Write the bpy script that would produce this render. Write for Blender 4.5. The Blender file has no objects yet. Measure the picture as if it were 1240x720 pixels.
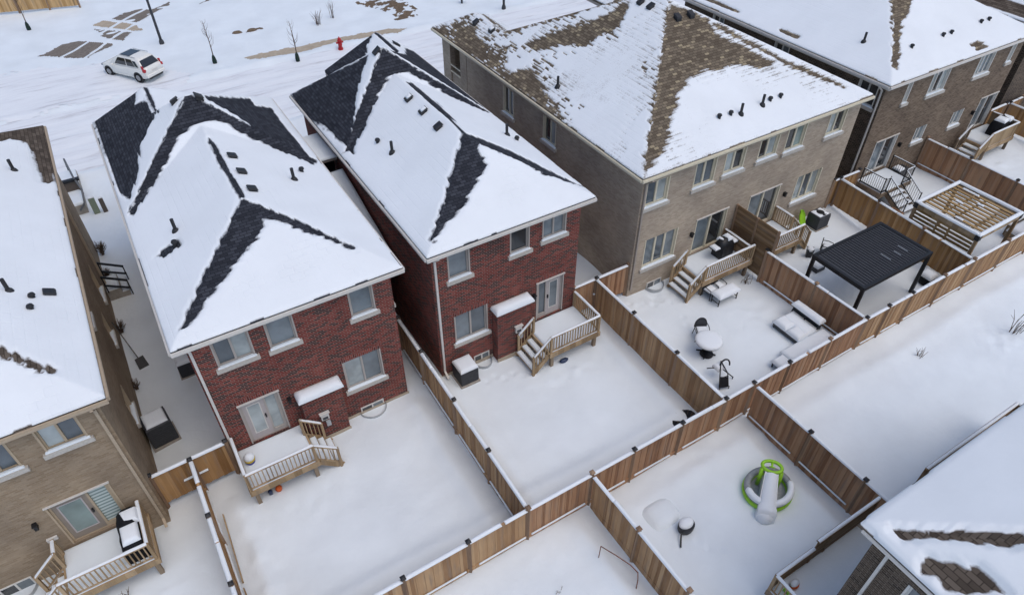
import bpy, math, random
import numpy as np
from mathutils import Vector, Matrix
random.seed(7)
RNG = np.random.RandomState(11)
SC = bpy.context.scene
COL = SC.collection
R = math.radians

# ------------------------------------------------------------------ camera, sky, sun, exposure
cam = bpy.data.cameras.new("camera")
cam.sensor_width = 36.0
cam.lens = 837.18 / 1240 * 36.0
cam.clip_end = 1500
cam_ob = bpy.data.objects.new("camera", cam)
cam_ob.location = (0, 0, 22)
cam_ob.rotation_euler = (R(47.88), R(0.0), R(-31.567))
COL.objects.link(cam_ob)
SC.camera = cam_ob

world = bpy.data.worlds.new("World")
SC.world = world
world.use_nodes = True
wn = world.node_tree.nodes; wl = world.node_tree.links
wn.clear()
SUN_EL, SUN_AZ = 66.0, 158.0          # azimuth clockwise from +Y
sky = wn.new("ShaderNodeTexSky")
sky.sky_type = 'NISHITA'
sky.sun_disc = False
sky.sun_elevation = R(SUN_EL)
sky.sun_rotation = R(SUN_AZ)
sky.air_density = 1.0
sky.dust_density = 3.0
hs = wn.new("ShaderNodeHueSaturation")
hs.inputs["Saturation"].default_value = 1.05   # a cloud deck scatters the blue away
hs.inputs["Value"].default_value = 1.0
bg = wn.new("ShaderNodeBackground"); bg.inputs[1].default_value = 0.15
wo = wn.new("ShaderNodeOutputWorld")
wl.new(sky.outputs[0], hs.inputs["Color"]); wl.new(hs.outputs[0], bg.inputs[0]); wl.new(bg.outputs[0], wo.inputs[0])

sun = bpy.data.lights.new("sun", 'SUN')
sun.energy = 0.5
sun.angle = R(70)
sun.color = (1.0, 0.95, 0.88)
sun_ob = bpy.data.objects.new("sun", sun)
sun_ob.rotation_euler = (R(90 - SUN_EL), 0, R(180 - SUN_AZ))
sun_ob.location = (0, 0, 60)
COL.objects.link(sun_ob)

SC.view_settings.view_transform = 'Standard'
SC.view_settings.look = 'None'
SC.view_settings.gamma = 1.0
SC.view_settings.use_curve_mapping = False
SC.view_settings.exposure = 0.09
SC.cycles.max_bounces = 8
SC.cycles.diffuse_bounces = 6

# ------------------------------------------------------------------ helpers
ORG = {}                                   # thing -> world location its part meshes are measured from

def prop(o, label=None, cat=None, group=None, kind=None):
    if label: o['label'] = label
    if cat: o['category'] = cat
    if group: o['group'] = group
    if kind: o['kind'] = kind
    return o

def thing(name, label, cat, loc=(0, 0, 0), rz=0.0, group=None, local=False):
    o = bpy.data.objects.new(name, None)
    o.empty_display_size = 0.2
    COL.objects.link(o)
    o.location = loc
    o.rotation_euler = (0, 0, rz)
    prop(o, label, cat, group)
    ORG[o] = (0, 0, 0) if (local or rz) else tuple(loc)
    return o

def root_of(o):
    while o is not None and o.parent is not None:
        o = o.parent
    return o

def finish(me, name, mat, parent, smooth):
    o = bpy.data.objects.new(name, me)
    COL.objects.link(o)
    if mat is not None: me.materials.append(mat)
    if smooth: me.polygons.foreach_set("use_smooth", np.ones(len(me.polygons), bool))
    if parent is not None: o.parent = parent
    return o

def box_uv(me):
    n = len(me.polygons)
    if n == 0: return
    nr = np.zeros(n * 3, 'f'); me.polygons.foreach_get("normal", nr); nr = np.abs(nr.reshape(-1, 3))
    lt = np.zeros(n, 'i'); me.polygons.foreach_get("loop_total", lt)
    li = np.zeros(len(me.loops), 'i'); me.loops.foreach_get("vertex_index", li)
    co = np.zeros(len(me.vertices) * 3, 'f'); me.vertices.foreach_get("co", co); co = co.reshape(-1, 3)
    ax = np.repeat(nr.argmax(1), lt)
    p = co[li]
    u = np.where(ax == 0, p[:, 1], p[:, 0]); v = np.where(ax == 2, p[:, 1], p[:, 2])
    uv = me.uv_layers.new(name="UVMap")
    uv.data.foreach_set("uv", np.stack([u, v], 1).astype('f').ravel())

class MB:
    """collects boxes, bars, tubes... into ONE mesh"""
    def __init__(s): s.v = []; s.f = []
    def add(s, vs, fs):
        b = len(s.v); s.v += [tuple(p) for p in vs]; s.f += [tuple(b + i for i in f) for f in fs]; return s
    def box(s, x0, x1, y0, y1, z0, z1):
        if x0 > x1: x0, x1 = x1, x0
        if y0 > y1: y0, y1 = y1, y0
        return s.add([(x0, y0, z0), (x1, y0, z0), (x1, y1, z0), (x0, y1, z0), (x0, y0, z1), (x1, y0, z1), (x1, y1, z1), (x0, y1, z1)],
                     [(0, 3, 2, 1), (4, 5, 6, 7), (0, 1, 5, 4), (1, 2, 6, 5), (2, 3, 7, 6), (3, 0, 4, 7)])
    def bbox(s, x0, x1, y0, y1, z0, z1, b=0.02):
        """box with chamfered top edges"""
        return s.add([(x0, y0, z0), (x1, y0, z0), (x1, y1, z0), (x0, y1, z0), (x0, y0, z1 - b), (x1, y0, z1 - b), (x1, y1, z1 - b), (x0, y1, z1 - b),
                      (x0 + b, y0 + b, z1), (x1 - b, y0 + b, z1), (x1 - b, y1 - b, z1), (x0 + b, y1 - b, z1)],
                     [(0, 3, 2, 1), (0, 1, 5, 4), (1, 2, 6, 5), (2, 3, 7, 6), (3, 0, 4, 7), (4, 5, 9, 8), (5, 6, 10, 9), (6, 7, 11, 10), (7, 4, 8, 11), (8, 9, 10, 11)])
    def bar(s, p, q, w, h):
        """rectangular beam from p to q, w sideways, h upwards"""
        p, q = Vector(p), Vector(q); d = (q - p).normalized()
        side = d.cross(Vector((0, 0, 1)))
        if side.length < 1e-4: side = Vector((1, 0, 0))
        side.normalize(); up = side.cross(d).normalized()
        a, b = side * w / 2, up * h / 2
        vs = [p - a - b, p + a - b, p + a + b, p - a + b, q - a - b, q + a - b, q + a + b, q - a + b]
        return s.add(vs, [(0, 1, 2, 3), (7, 6, 5, 4), (0, 4, 5, 1), (1, 5, 6, 2), (2, 6, 7, 3), (3, 7, 4, 0)])
    def tube(s, pts, r, n=8, cap=True):
        pts = [Vector(p) for p in pts]
        rs = r if isinstance(r, (list, tuple)) else [r] * len(pts)
        b = len(s.v); ref = None
        for i, p in enumerate(pts):
            d = (pts[min(i + 1, len(pts) - 1)] - pts[max(i - 1, 0)]).normalized()
            if ref is None:
                ref = Vector((0, 0, 1)) if abs(d.z) < .9 else Vector((1, 0, 0))
            x = d.cross(ref).normalized(); y = x.cross(d).normalized(); ref = y
            for k in range(n):
                a = 2 * math.pi * k / n
                s.v.append(tuple(p + (x * math.cos(a) + y * math.sin(a)) * rs[i]))
        for i in range(len(pts) - 1):
            for k in range(n):
                k2 = (k + 1) % n
                s.f.append((b + i * n + k, b + i * n + k2, b + (i + 1) * n + k2, b + (i + 1) * n + k))
        if cap:
            s.f.append(tuple(b + k for k in reversed(range(n)))); e = b + (len(pts) - 1) * n
            s.f.append(tuple(e + k for k in range(n)))
        return s
    def lathe(s, prof, c=(0, 0, 0), n=16, sx=1.0, sy=1.0):
        b = len(s.v)
        for r, z in prof:
            for k in range(n):
                a = 2 * math.pi * k / n
                s.v.append((c[0] + r * sx * math.cos(a), c[1] + r * sy * math.sin(a), c[2] + z))
        for i in range(len(prof) - 1):
            for k in range(n):
                k2 = (k + 1) % n
                s.f.append((b + i * n + k, b + i * n + k2, b + (i + 1) * n + k2, b + (i + 1) * n + k))
        s.f.append(tuple(b + k for k in reversed(range(n)))); e = b + (len(prof) - 1) * n
        s.f.append(tuple(e + k for k in range(n)))
        return s
    def pillow(s, x0, x1, y0, y1, z, h, r=0.08, amp=0.15, step=None, seed=0):
        """a cushion of lying snow: rounded edges, a slightly uneven top"""
        w, d = x1 - x0, y1 - y0
        r = min(r, w / 2, d / 2)
        def axis(L):
            st = step or max(0.12, L / 40)
            m = max(1, int((L - 2 * r) / st))
            e = [0, .06 * r, .25 * r, .6 * r]
            mid = list(np.linspace(r, L - r, m + 1))
            return e + mid + [L - t for t in reversed(e)]
        xs, ys = axis(w), axis(d)
        b = len(s.v)
        ny = len(ys)
        for x in xs:
            for y in ys:
                e = min(x, w - x, d - y, y)
                t = min(1, e / r)
                k = math.sqrt(max(0, 1 - (1 - t) ** 2))
                nz = 1 + amp * (vn1(x0 + x, y0 + y, 1.7, seed) - .5) * 2
                s.v.append((x0 + x, y0 + y, z + h * k * nz))
        for i in range(len(xs) - 1):
            for j in range(ny - 1):
                s.f.append((b + i * ny + j, b + (i + 1) * ny + j, b + (i + 1) * ny + j + 1, b + i * ny + j + 1))
        return s
    def wbox(s, fr, u0, u1, d0, d1, z0, z1):
        """box in wall coordinates: along the wall, outwards from it, up"""
        a, w = fr
        if a == '-y': return s.box(u0, u1, w - d1, w - d0, z0, z1)
        if a == '+y': return s.box(u0, u1, w + d0, w + d1, z0, z1)
        if a == '-x': return s.box(w - d1, w - d0, u0, u1, z0, z1)
        return s.box(w + d0, w + d1, u0, u1, z0, z1)
    def build(s, name, mat, parent=None, smooth=False, uv=True):
        o = ORG.get(root_of(parent), (0, 0, 0)) if parent is not None else (0, 0, 0)
        me = bpy.data.meshes.new(name)
        me.from_pydata([(x - o[0], y - o[1], z - o[2]) for x, y, z in s.v], [], s.f)
        me.update()
        if uv: box_uv(me)
        return finish(me, name, mat, parent, smooth)

# smooth value noise
_T = RNG.rand(16, 64, 64)
def vnoise(x, y, wl, seed=0):
    t = _T[seed % 16]
    x = np.asarray(x, float) / wl + 17.3 * seed; y = np.asarray(y, float) / wl + 5.1 * seed
    i = np.floor(x).astype(int); j = np.floor(y).astype(int)
    a = x - i; b = y - j; a = a * a * (3 - 2 * a); b = b * b * (3 - 2 * b)
    g = lambda p, q: t[p % 64, q % 64]
    return (g(i, j) * (1 - a) + g(i + 1, j) * a) * (1 - b) + (g(i, j + 1) * (1 - a) + g(i + 1, j + 1) * a) * b
def vn1(x, y, wl, seed=0): return float(vnoise(x, y, wl, seed))
def cell(i, j, seed=0): return _T[seed % 16][np.asarray(i, int) % 64, np.asarray(j, int) % 64]

def grid_object(name, X, Y, Z, mat, parent, keep=None, skirt=None, smooth=False, roof_uv=False, kind=None, depth=None):
    """height field as a mesh; faces where KEEP is false are left out; open edges get a SKIRT going down"""
    o = ORG.get(root_of(parent), (0, 0, 0)) if parent is not None else (0, 0, 0)
    nx, ny = X.shape
    idx = np.arange(nx * ny).reshape(nx, ny)
    q = np.stack([idx[:-1, :-1], idx[1:, :-1], idx[1:, 1:], idx[:-1, 1:]], -1).reshape(-1, 4)
    if keep is not None: q = q[keep.ravel()]
    V = np.stack([X.ravel(), Y.ravel(), Z.ravel()], 1)
    D = None if depth is None else depth.ravel()
    if skirt is not None:
        e = np.concatenate([q[:, [0, 1]], q[:, [1, 2]], q[:, [2, 3]], q[:, [3, 0]]])
        key = np.sort(e, 1); key = key[:, 0].astype(np.int64) * (nx * ny) + key[:, 1]
        _, inv, cnt = np.unique(key, return_inverse=True, return_counts=True)
        e = e[cnt[inv] == 1]
        bv = np.unique(e); mp = {int(a): len(V) + k for k, a in enumerate(bv)}
        low = V[bv].copy(); low[:, 2] = skirt.ravel()[bv]
        V = np.concatenate([V, low])
        if D is not None: D = np.concatenate([D, D[bv]])
        sk = np.array([[b, a, mp[int(a)], mp[int(b)]] for a, b in e]) if len(e) else np.zeros((0, 4), int)
        q = np.concatenate([q, sk])
    used = np.unique(q); rm = np.zeros(len(V), int); rm[used] = np.arange(len(used))
    V = V[used] - np.array(o); q = rm[q]
    me = bpy.data.meshes.new(name)
    me.vertices.add(len(V)); me.vertices.foreach_set("co", V.astype('f').ravel())
    me.loops.add(q.size); me.loops.foreach_set("vertex_index", q.astype('i').ravel())
    me.polygons.add(len(q))
    me.polygons.foreach_set("loop_start", (np.arange(len(q)) * 4).astype('i'))
    me.polygons.foreach_set("loop_total", np.full(len(q), 4, 'i'))
    me.update(calc_edges=True); me.validate()
    if roof_uv:
        P = V[q]
        d1 = P[:, 2] - P[:, 0]; d2 = P[:, 3] - P[:, 1]
        nrm = np.cross(d1, d2)
        side = np.abs(nrm[:, 0]) > np.abs(nrm[:, 1])
        vert = np.abs(nrm[:, 2]) < 1e-6
        u = np.where(side[:, None], P[:, :, 1], P[:, :, 0]); v = np.where(side[:, None], P[:, :, 0], P[:, :, 1]) * 1.13
        v = np.where(vert[:, None], P[:, :, 2], v)
        uv = me.uv_layers.new(name="UVMap"); uv.data.foreach_set("uv", np.stack([u, v], -1).astype('f').ravel())
    else:
        box_uv(me)
    if D is not None:
        at = me.attributes.new('depth', 'FLOAT', 'POINT'); at.data.foreach_set('value', D[used].astype('f'))
    ob = finish(me, name, mat, parent, smooth)
    if kind: ob['kind'] = kind
    return ob

def sd_poly(px, py, poly):
    """signed distance to a polygon, negative inside"""
    n = len(poly); d = np.full(px.shape, 1e9); ins = np.zeros(px.shape, bool)
    for i in range(n):
        (x0, y0), (x1, y1) = poly[i], poly[(i + 1) % n]
        ex, ey = x1 - x0, y1 - y0; L = ex * ex + ey * ey + 1e-12
        t = np.clip(((px - x0) * ex + (py - y0) * ey) / L, 0, 1)
        d = np.minimum(d, (px - x0 - t * ex) ** 2 + (py - y0 - t * ey) ** 2)
        c = (y0 > py) != (y1 > py)
        xi = x0 + (py - y0) / (ey if abs(ey) > 1e-9 else 1e-9) * ex
        ins ^= c & (px < xi)
    d = np.sqrt(d)
    return np.where(ins, -d, d)

# ------------------------------------------------------------------ materials
def new_mat(name, rough=0.7, spec=0.3, color=(.5, .5, .5), metal=0.0):
    m = bpy.data.materials.new(name); m.use_nodes = True
    b = m.node_tree.nodes["Principled BSDF"]
    b.inputs["Base Color"].default_value = (*color, 1); b.inputs["Roughness"].default_value = rough
    b.inputs["Specular IOR Level"].default_value = spec; b.inputs["Metallic"].default_value = metal
    return m, m.node_tree.nodes, m.node_tree.links, b

def ramp(n, stops):
    r = n.new("ShaderNodeValToRGB"); e = r.color_ramp.elements
    while len(e) < len(stops): e.new(0.5)
    for k, (p, c) in enumerate(stops):
        e[k].position = p; e[k].color = (*c, 1)
    return r

def noise(n, l, scale, detail=4, coord="Object", stretch=None, rough=.55):
    tc = n.new("ShaderNodeTexCoord"); t = n.new("ShaderNodeTexNoise")
    t.inputs["Scale"].default_value = scale; t.inputs["Detail"].default_value = detail; t.inputs["Roughness"].default_value = rough
    if stretch:
        mp = n.new("ShaderNodeMapping"); mp.inputs["Scale"].default_value = stretch
        l.new(tc.outputs[coord], mp.inputs[0]); l.new(mp.outputs[0], t.inputs[0])
    else: l.new(tc.outputs[coord], t.inputs[0])
    return t

def bump(n, l, b, src, strength=.3, dist=.02):
    bp = n.new("ShaderNodeBump"); bp.inputs["Strength"].default_value = strength; bp.inputs["Distance"].default_value = dist
    l.new(src, bp.inputs["Height"]); l.new(bp.outputs[0], b.inputs["Normal"]); return bp

def plain(name, c, rough=.6, spec=.3, metal=0.0, var=.18, scale=9.0):
    m, n, l, b = new_mat(name, rough, spec, c, metal)
    t = noise(n, l, scale, 5)
    r = ramp(n, [(.3, tuple(x * (1 - var) for x in c)), (.7, tuple(min(1, x * (1 + var)) for x in c))])
    l.new(t.outputs[0], r.inputs[0]); l.new(r.outputs[0], b.inputs["Base Color"])
    return m

def snow_mat(name, c=(.80, .825, .86), bscale=5.0, bstr=.35, tint=.035):
    m, n, l, b = new_mat(name, .62, .25, c)
    t = noise(n, l, .45, 6); t2 = noise(n, l, bscale, 8, rough=.65)
    r = ramp(n, [(.3, tuple(x * (1 - tint) for x in c)), (.7, tuple(min(.92, x * (1 + tint)) for x in c))])
    l.new(t.outputs[0], r.inputs[0]); l.new(r.outputs[0], b.inputs["Base Color"])
    bump(n, l, b, t2.outputs[0], bstr, .03)
    return m

def brick_mat(name, cols, mortar, w=.225, h=.075, ms=.011, patch=.5, swap=False):
    m, n, l, b = new_mat(name, .88, .15)
    uv = n.new("ShaderNodeUVMap"); src = uv.outputs[0]
    if swap:
        mp = n.new("ShaderNodeMapping"); mp.inputs["Rotation"].default_value = (0, 0, R(90)); l.new(src, mp.inputs[0]); src = mp.outputs[0]
    bt = n.new("ShaderNodeTexBrick"); l.new(src, bt.inputs[0])
    bt.inputs["Scale"].default_value = 1; bt.inputs["Brick Width"].default_value = w; bt.inputs["Row Height"].default_value = h
    bt.inputs["Mortar Size"].default_value = ms; bt.inputs["Mortar Smooth"].default_value = .3; bt.inputs["Bias"].default_value = 0
    bt.inputs["Color1"].default_value = (0, 0, 0, 1); bt.inputs["Color2"].default_value = (1, 1, 1, 1); bt.inputs["Mortar"].default_value = (.5, .5, .5, 1)
    t = n.new("ShaderNodeTexNoise"); t.inputs["Scale"].default_value = 1.1; t.inputs["Detail"].default_value = 5
    mp2 = n.new("ShaderNodeMapping"); mp2.inputs["Scale"].default_value = (.6, 1.6, 1); l.new(src, mp2.inputs[0]); l.new(mp2.outputs[0], t.inputs[0])
    mr = n.new("ShaderNodeMath"); mr.operation = 'MULTIPLY_ADD'; mr.inputs[1].default_value = patch * 2; mr.inputs[2].default_value = -patch
    l.new(t.outputs[0], mr.inputs[0])
    ad = n.new("ShaderNodeMath"); ad.operation = 'ADD'; l.new(bt.outputs["Color"], ad.inputs[0]); l.new(mr.outputs[0], ad.inputs[1]); ad.use_clamp = True
    r = ramp(n, cols); l.new(ad.outputs[0], r.inputs[0])
    mx = n.new("ShaderNodeMix"); mx.data_type = 'RGBA'; l.new(bt.outputs["Fac"], mx.inputs[0]); l.new(r.outputs[0], mx.inputs[6]); mx.inputs[7].default_value = (*mortar, 1)
    # grime over metres
    g = n.new("ShaderNodeTexNoise"); g.inputs["Scale"].default_value = .5; g.inputs["Detail"].default_value = 4; l.new(src, g.inputs[0])
    gr = ramp(n, [(.28, (.72, .72, .74)), (.72, (1.12, 1.12, 1.1))]); l.new(g.outputs[0], gr.inputs[0])
    m2 = n.new("ShaderNodeMix"); m2.data_type = 'RGBA'; m2.blend_type = 'MULTIPLY'; m2.inputs[0].default_value = 1
    l.new(mx.outputs[2], m2.inputs[6]); l.new(gr.outputs[0], m2.inputs[7]); l.new(m2.outputs[2], b.inputs["Base Color"])
    iv = n.new("ShaderNodeMath"); iv.operation = 'SUBTRACT'; iv.inputs[0].default_value = 1; l.new(bt.outputs["Fac"], iv.inputs[1])
    bump(n, l, b, iv.outputs[0], .5, .008)
    return m

def wood_mat(name, cols, plank=.14, grain=1.0, rough=.8, axis=0, wet=.0):
    """boards told apart by their place along UV axis 0 (or 1): each board its own tone, grain along it"""
    m, n, l, b = new_mat(name, rough, .15)
    uv = n.new("ShaderNodeUVMap"); sp = n.new("ShaderNodeSeparateXYZ"); l.new(uv.outputs[0], sp.inputs[0])
    oi = n.new("ShaderNodeObjectInfo")
    dv = n.new("ShaderNodeMath"); dv.operation = 'DIVIDE'; dv.inputs[1].default_value = plank; l.new(sp.outputs[axis], dv.inputs[0])
    fl = n.new("ShaderNodeMath"); fl.operation = 'FLOOR'; l.new(dv.outputs[0], fl.inputs[0])
    cb = n.new("ShaderNodeCombineXYZ"); l.new(fl.outputs[0], cb.inputs[0]); l.new(oi.outputs["Random"], cb.inputs[1])
    wn_ = n.new("ShaderNodeTexWhiteNoise"); wn_.noise_dimensions = '3D'; l.new(cb.outputs[0], wn_.inputs["Vector"])
    mp = n.new("ShaderNodeMapping"); mp.inputs["Scale"].default_value = (28 * grain, 1.6, 1) if axis == 0 else (1.6, 28 * grain, 1)
    l.new(uv.outputs[0], mp.inputs[0])
    t = n.new("ShaderNodeTexNoise"); t.inputs["Scale"].default_value = 1; t.inputs["Detail"].default_value = 6; l.new(mp.outputs[0], t.inputs[0])
    big = n.new("ShaderNodeTexNoise"); big.inputs["Scale"].default_value = .8; big.inputs["Detail"].default_value = 4; l.new(uv.outputs[0], big.inputs[0])
    a1 = n.new("ShaderNodeMath"); a1.operation = 'MULTIPLY_ADD'; l.new(t.outputs[0], a1.inputs[0]); a1.inputs[1].default_value = .55; l.new(wn_.outputs[0], a1.inputs[2])
    a2 = n.new("ShaderNodeMath"); a2.operation = 'MULTIPLY_ADD'; l.new(big.outputs[0], a2.inputs[0]); a2.inputs[1].default_value = .5; l.new(a1.outputs[0], a2.inputs[2])
    a3 = n.new("ShaderNodeMath"); a3.operation = 'MULTIPLY'; a3.inputs[1].default_value = .5; l.new(a2.outputs[0], a3.inputs[0])
    r = ramp(n, cols); l.new(a3.outputs[0], r.inputs[0])
    # silvered, weathered streaks
    mg = n.new("ShaderNodeMapping"); mg.inputs["Scale"].default_value = (6, .7, 1) if axis == 0 else (.7, 6, 1); l.new(uv.outputs[0], mg.inputs[0])
    wz = n.new("ShaderNodeTexNoise"); wz.inputs["Scale"].default_value = 1; wz.inputs["Detail"].default_value = 5; l.new(mg.outputs[0], wz.inputs[0])
    wr = ramp(n, [(.5, (0, 0, 0)), (.72, (.6, .6, .6))]); l.new(wz.outputs[0], wr.inputs[0])
    gm = n.new("ShaderNodeMix"); gm.data_type = 'RGBA'; l.new(wr.outputs[0], gm.inputs[0]); l.new(r.outputs[0], gm.inputs[6]); gm.inputs[7].default_value = (.25, .2, .16, 1)
    l.new(gm.outputs[2], b.inputs["Base Color"])
    bump(n, l, b, t.outputs[0], .25, .006)
    return m

def shingle_mat(name, cols, w=.34, h=.145):
    m, n, l, b = new_mat(name, .93, .12)
    uv = n.new("ShaderNodeUVMap")
    bt = n.new("ShaderNodeTexBrick"); l.new(uv.outputs[0], bt.inputs[0])
    bt.inputs["Scale"].default_value = 1; bt.inputs["Brick Width"].default_value = w; bt.inputs["Row Height"].default_value = h
    bt.inputs["Mortar Size"].default_value = .012; bt.inputs["Mortar Smooth"].default_value = .6
    bt.inputs["Color1"].default_value = (0, 0, 0, 1); bt.inputs["Color2"].default_value = (1, 1, 1, 1)
    t = n.new("ShaderNodeTexNoise"); t.inputs["Scale"].default_value = 1.3; t.inputs["Detail"].default_value = 8; t.inputs["Roughness"].default_value = .7; l.new(uv.outputs[0], t.inputs[0])
    ad = n.new("ShaderNodeMath"); ad.operation = 'MULTIPLY_ADD'; l.new(t.outputs[0], ad.inputs[0]); ad.inputs[1].default_value = .7; l.new(bt.outputs["Color"], ad.inputs[2])
    sb = n.new("ShaderNodeMath"); sb.operation = 'SUBTRACT'; sb.inputs[1].default_value = .35; l.new(ad.outputs[0], sb.inputs[0]); sb.use_clamp = True
    r = ramp(n, cols); l.new(sb.outputs[0], r.inputs[0])
    mx = n.new("ShaderNodeMix"); mx.data_type = 'RGBA'; l.new(bt.outputs["Fac"], mx.inputs[0]); l.new(r.outputs[0], mx.inputs[6])
    dk = tuple(x * .55 for x in cols[0][1]); mx.inputs[7].default_value = (*dk, 1)
    l.new(mx.outputs[2], b.inputs["Base Color"])
    bump(n, l, b, bt.outputs["Fac"], -.6, .012)
    return m

def glass_mat(name, c, rough=.06):
    m, n, l, b = new_mat(name, rough, .6, c)
    b.inputs["Coat Weight"].default_value = .5; b.inputs["Coat Roughness"].default_value = .03
    t = noise(n, l, .9, 3)
    r = ramp(n, [(.38, tuple(x * .72 for x in c)), (.62, tuple(x * 1.2 for x in c))]); l.new(t.outputs[0], r.inputs[0]); l.new(r.outputs[0], b.inputs["Base Color"])  # blotchy base colour paints uneven reflections onto the panes
    return m

def blind_mat(name, c1, c2, pitch=.09):
    m, n, l, b = new_mat(name, .25, .5, c1)
    uv = n.new("ShaderNodeUVMap"); w = n.new("ShaderNodeTexWave"); w.wave_type = 'BANDS'; w.bands_direction = 'Y'
    w.inputs["Scale"].default_value = 1 / pitch / 3.14159 * .5 * 2 ; w.inputs["Distortion"].default_value = 0
    l.new(uv.outputs[0], w.inputs[0])
    r = ramp(n, [(.25, c2), (.6, c1)]); l.new(w.outputs[0], r.inputs[0]); l.new(r.outputs[0], b.inputs["Base Color"])
    b.inputs["Coat Weight"].default_value = .4
    return m

M = {}
M['snow'] = snow_mat('snow', (.755, .82, .86), 2.6, .8, .05)
def roof_snow(name='roof snow', under=None, rows=1.0, grain=.05):
    c = (.785, .83, .86)
    m, n, l, b = new_mat(name, .6, .25, c)
    t = noise(n, l, .5, 6); t2 = noise(n, l, 7, 8, rough=.65)
    r = ramp(n, [(.3, tuple(x * .965 for x in c)), (.7, tuple(min(.92, x * 1.03) for x in c))]); l.new(t.outputs[0], r.inputs[0]); l.new(r.outputs[0], b.inputs["Base Color"])
    if under:
        at = n.new("ShaderNodeAttribute"); at.attribute_name = 'depth'
        gn = noise(n, l, 16, 6, rough=.75); ml = noise(n, l, 2.2, 4)
        k1 = n.new("ShaderNodeMath"); k1.operation = 'MULTIPLY_ADD'; k1.inputs[1].default_value = grain; k1.inputs[2].default_value = -grain / 2; l.new(gn.outputs[0], k1.inputs[0])
        k2 = n.new("ShaderNodeMath"); k2.operation = 'MULTIPLY_ADD'; k2.inputs[1].default_value = .035; l.new(ml.outputs[0], k2.inputs[0]); l.new(k1.outputs[0], k2.inputs[2])
        k3 = n.new("ShaderNodeMath"); k3.operation = 'SUBTRACT'; l.new(at.outputs["Fac"], k3.inputs[0]); l.new(k2.outputs[0], k3.inputs[1])
        mr = n.new("ShaderNodeMapRange"); mr.inputs["From Min"].default_value = -.022; mr.inputs["From Max"].default_value = .016; l.new(k3.outputs[0], mr.inputs[0])
        mx = n.new("ShaderNodeMix"); mx.data_type = 'RGBA'; l.new(mr.outputs[0], mx.inputs[0]); mx.inputs[6].default_value = (*under, 1); l.new(r.outputs[0], mx.inputs[7]); l.new(mx.outputs[2], b.inputs["Base Color"])
    uv = n.new("ShaderNodeUVMap"); bt = n.new("ShaderNodeTexBrick"); l.new(uv.outputs[0], bt.inputs[0])
    bt.inputs["Scale"].default_value = 1; bt.inputs["Brick Width"].default_value = .5; bt.inputs["Row Height"].default_value = .29; bt.inputs["Mortar Size"].default_value = .03; bt.inputs["Mortar Smooth"].default_value = 1
    t3 = noise(n, l, .8, 3); r3 = ramp(n, [(.42, (0, 0, 0)), (.62, (1, 1, 1))]); l.new(t3.outputs[0], r3.inputs[0])
    mu = n.new("ShaderNodeMath"); mu.operation = 'MULTIPLY'; l.new(bt.outputs["Fac"], mu.inputs[0]); l.new(r3.outputs[0], mu.inputs[1])
    s2 = n.new("ShaderNodeMath"); s2.operation = 'MULTIPLY_ADD'; s2.inputs[1].default_value = -.8 * rows; l.new(mu.outputs[0], s2.inputs[0]); l.new(t2.outputs[0], s2.inputs[2])
    bump(n, l, b, s2.outputs[0], .3, .03)
    return m
M['snow_roof'] = roof_snow()
M['snow_near'] = roof_snow('deep snow on umber shingles', (.085, .066, .052), .0)
M['snow_slate'] = roof_snow('snow on slate shingles', (.04, .044, .055)); M['snow_brown'] = roof_snow('snow on brown shingles', (.15, .125, .093), grain=.10); M['snow_umber'] = roof_snow('snow on umber shingles', (.085, .066, .052))
M['snow_road'] = None
M['brick_red'] = brick_mat('red brick', [(0, (.04, .028, .028)), (.3, (.065, .036, .034)), (.4, (.155, .025, .02)), (.62, (.21, .031, .024)), (1, (.27, .07, .053))], (.26, .175, .148), patch=.18, ms=.0125)
M['soldier_red'] = brick_mat('red soldier brick', [(0, (.05, .03, .028)), (.3, (.16, .035, .028)), (1, (.32, .07, .05))], (.25, .18, .16), patch=.3, swap=True)
M['brick_taupe'] = brick_mat('taupe brick', [(0, (.37, .305, .235)), (.5, (.44, .365, .285)), (1, (.50, .425, .335))], (.46, .395, .315), patch=.3)
M['brick_tan'] = brick_mat('tan brick', [(0, (.285, .212, .138)), (.5, (.335, .257, .175)), (1, (.38, .30, .21))], (.335, .265, .19), patch=.3)
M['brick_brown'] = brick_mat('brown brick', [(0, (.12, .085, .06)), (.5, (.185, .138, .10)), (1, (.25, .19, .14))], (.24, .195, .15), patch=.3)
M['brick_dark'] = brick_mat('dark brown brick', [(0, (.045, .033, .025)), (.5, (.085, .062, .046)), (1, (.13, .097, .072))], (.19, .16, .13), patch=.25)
M['shingle_slate'] = shingle_mat('slate grey shingles', [(0, (.024, .0265, .034)), (.5, (.037, .041, .052)), (1, (.054, .059, .073))], w=.24, h=.125)
M['shingle_brown'] = shingle_mat('brown shingles', [(0, (.105, .084, .062)), (.55, (.16, .132, .098)), (.8, (.19, .156, .115)), (.92, (.30, .25, .17)), (1, (.32, .27, .18))], w=.26, h=.14)
M['shingle_umber'] = shingle_mat('umber shingles', [(0, (.065, .052, .042)), (.5, (.105, .085, .068)), (1, (.145, .12, .097))])
M['fence'] = wood_mat('fence boards', [(.2, (.23, .128, .065)), (.5, (.40, .245, .13)), (.75, (.50, .33, .185)), (1, (.58, .41, .25))])
M['fence_red'] = wood_mat('reddish fence boards', [(.2, (.205, .105, .058)), (.5, (.36, .2, .112)), (.75, (.46, .28, .165)), (1, (.53, .35, .22))])
M['fence_orange'] = wood_mat('honey fence boards', [(.2, (.22, .115, .045)), (.5, (.37, .21, .09)), (.75, (.46, .28, .13)), (1, (.54, .36, .19))])
M['post'] = wood_mat('fence posts', [(.25, (.18, .115, .075)), (.6, (.30, .2, .13)), (1, (.4, .29, .2))], plank=.5)
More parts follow.
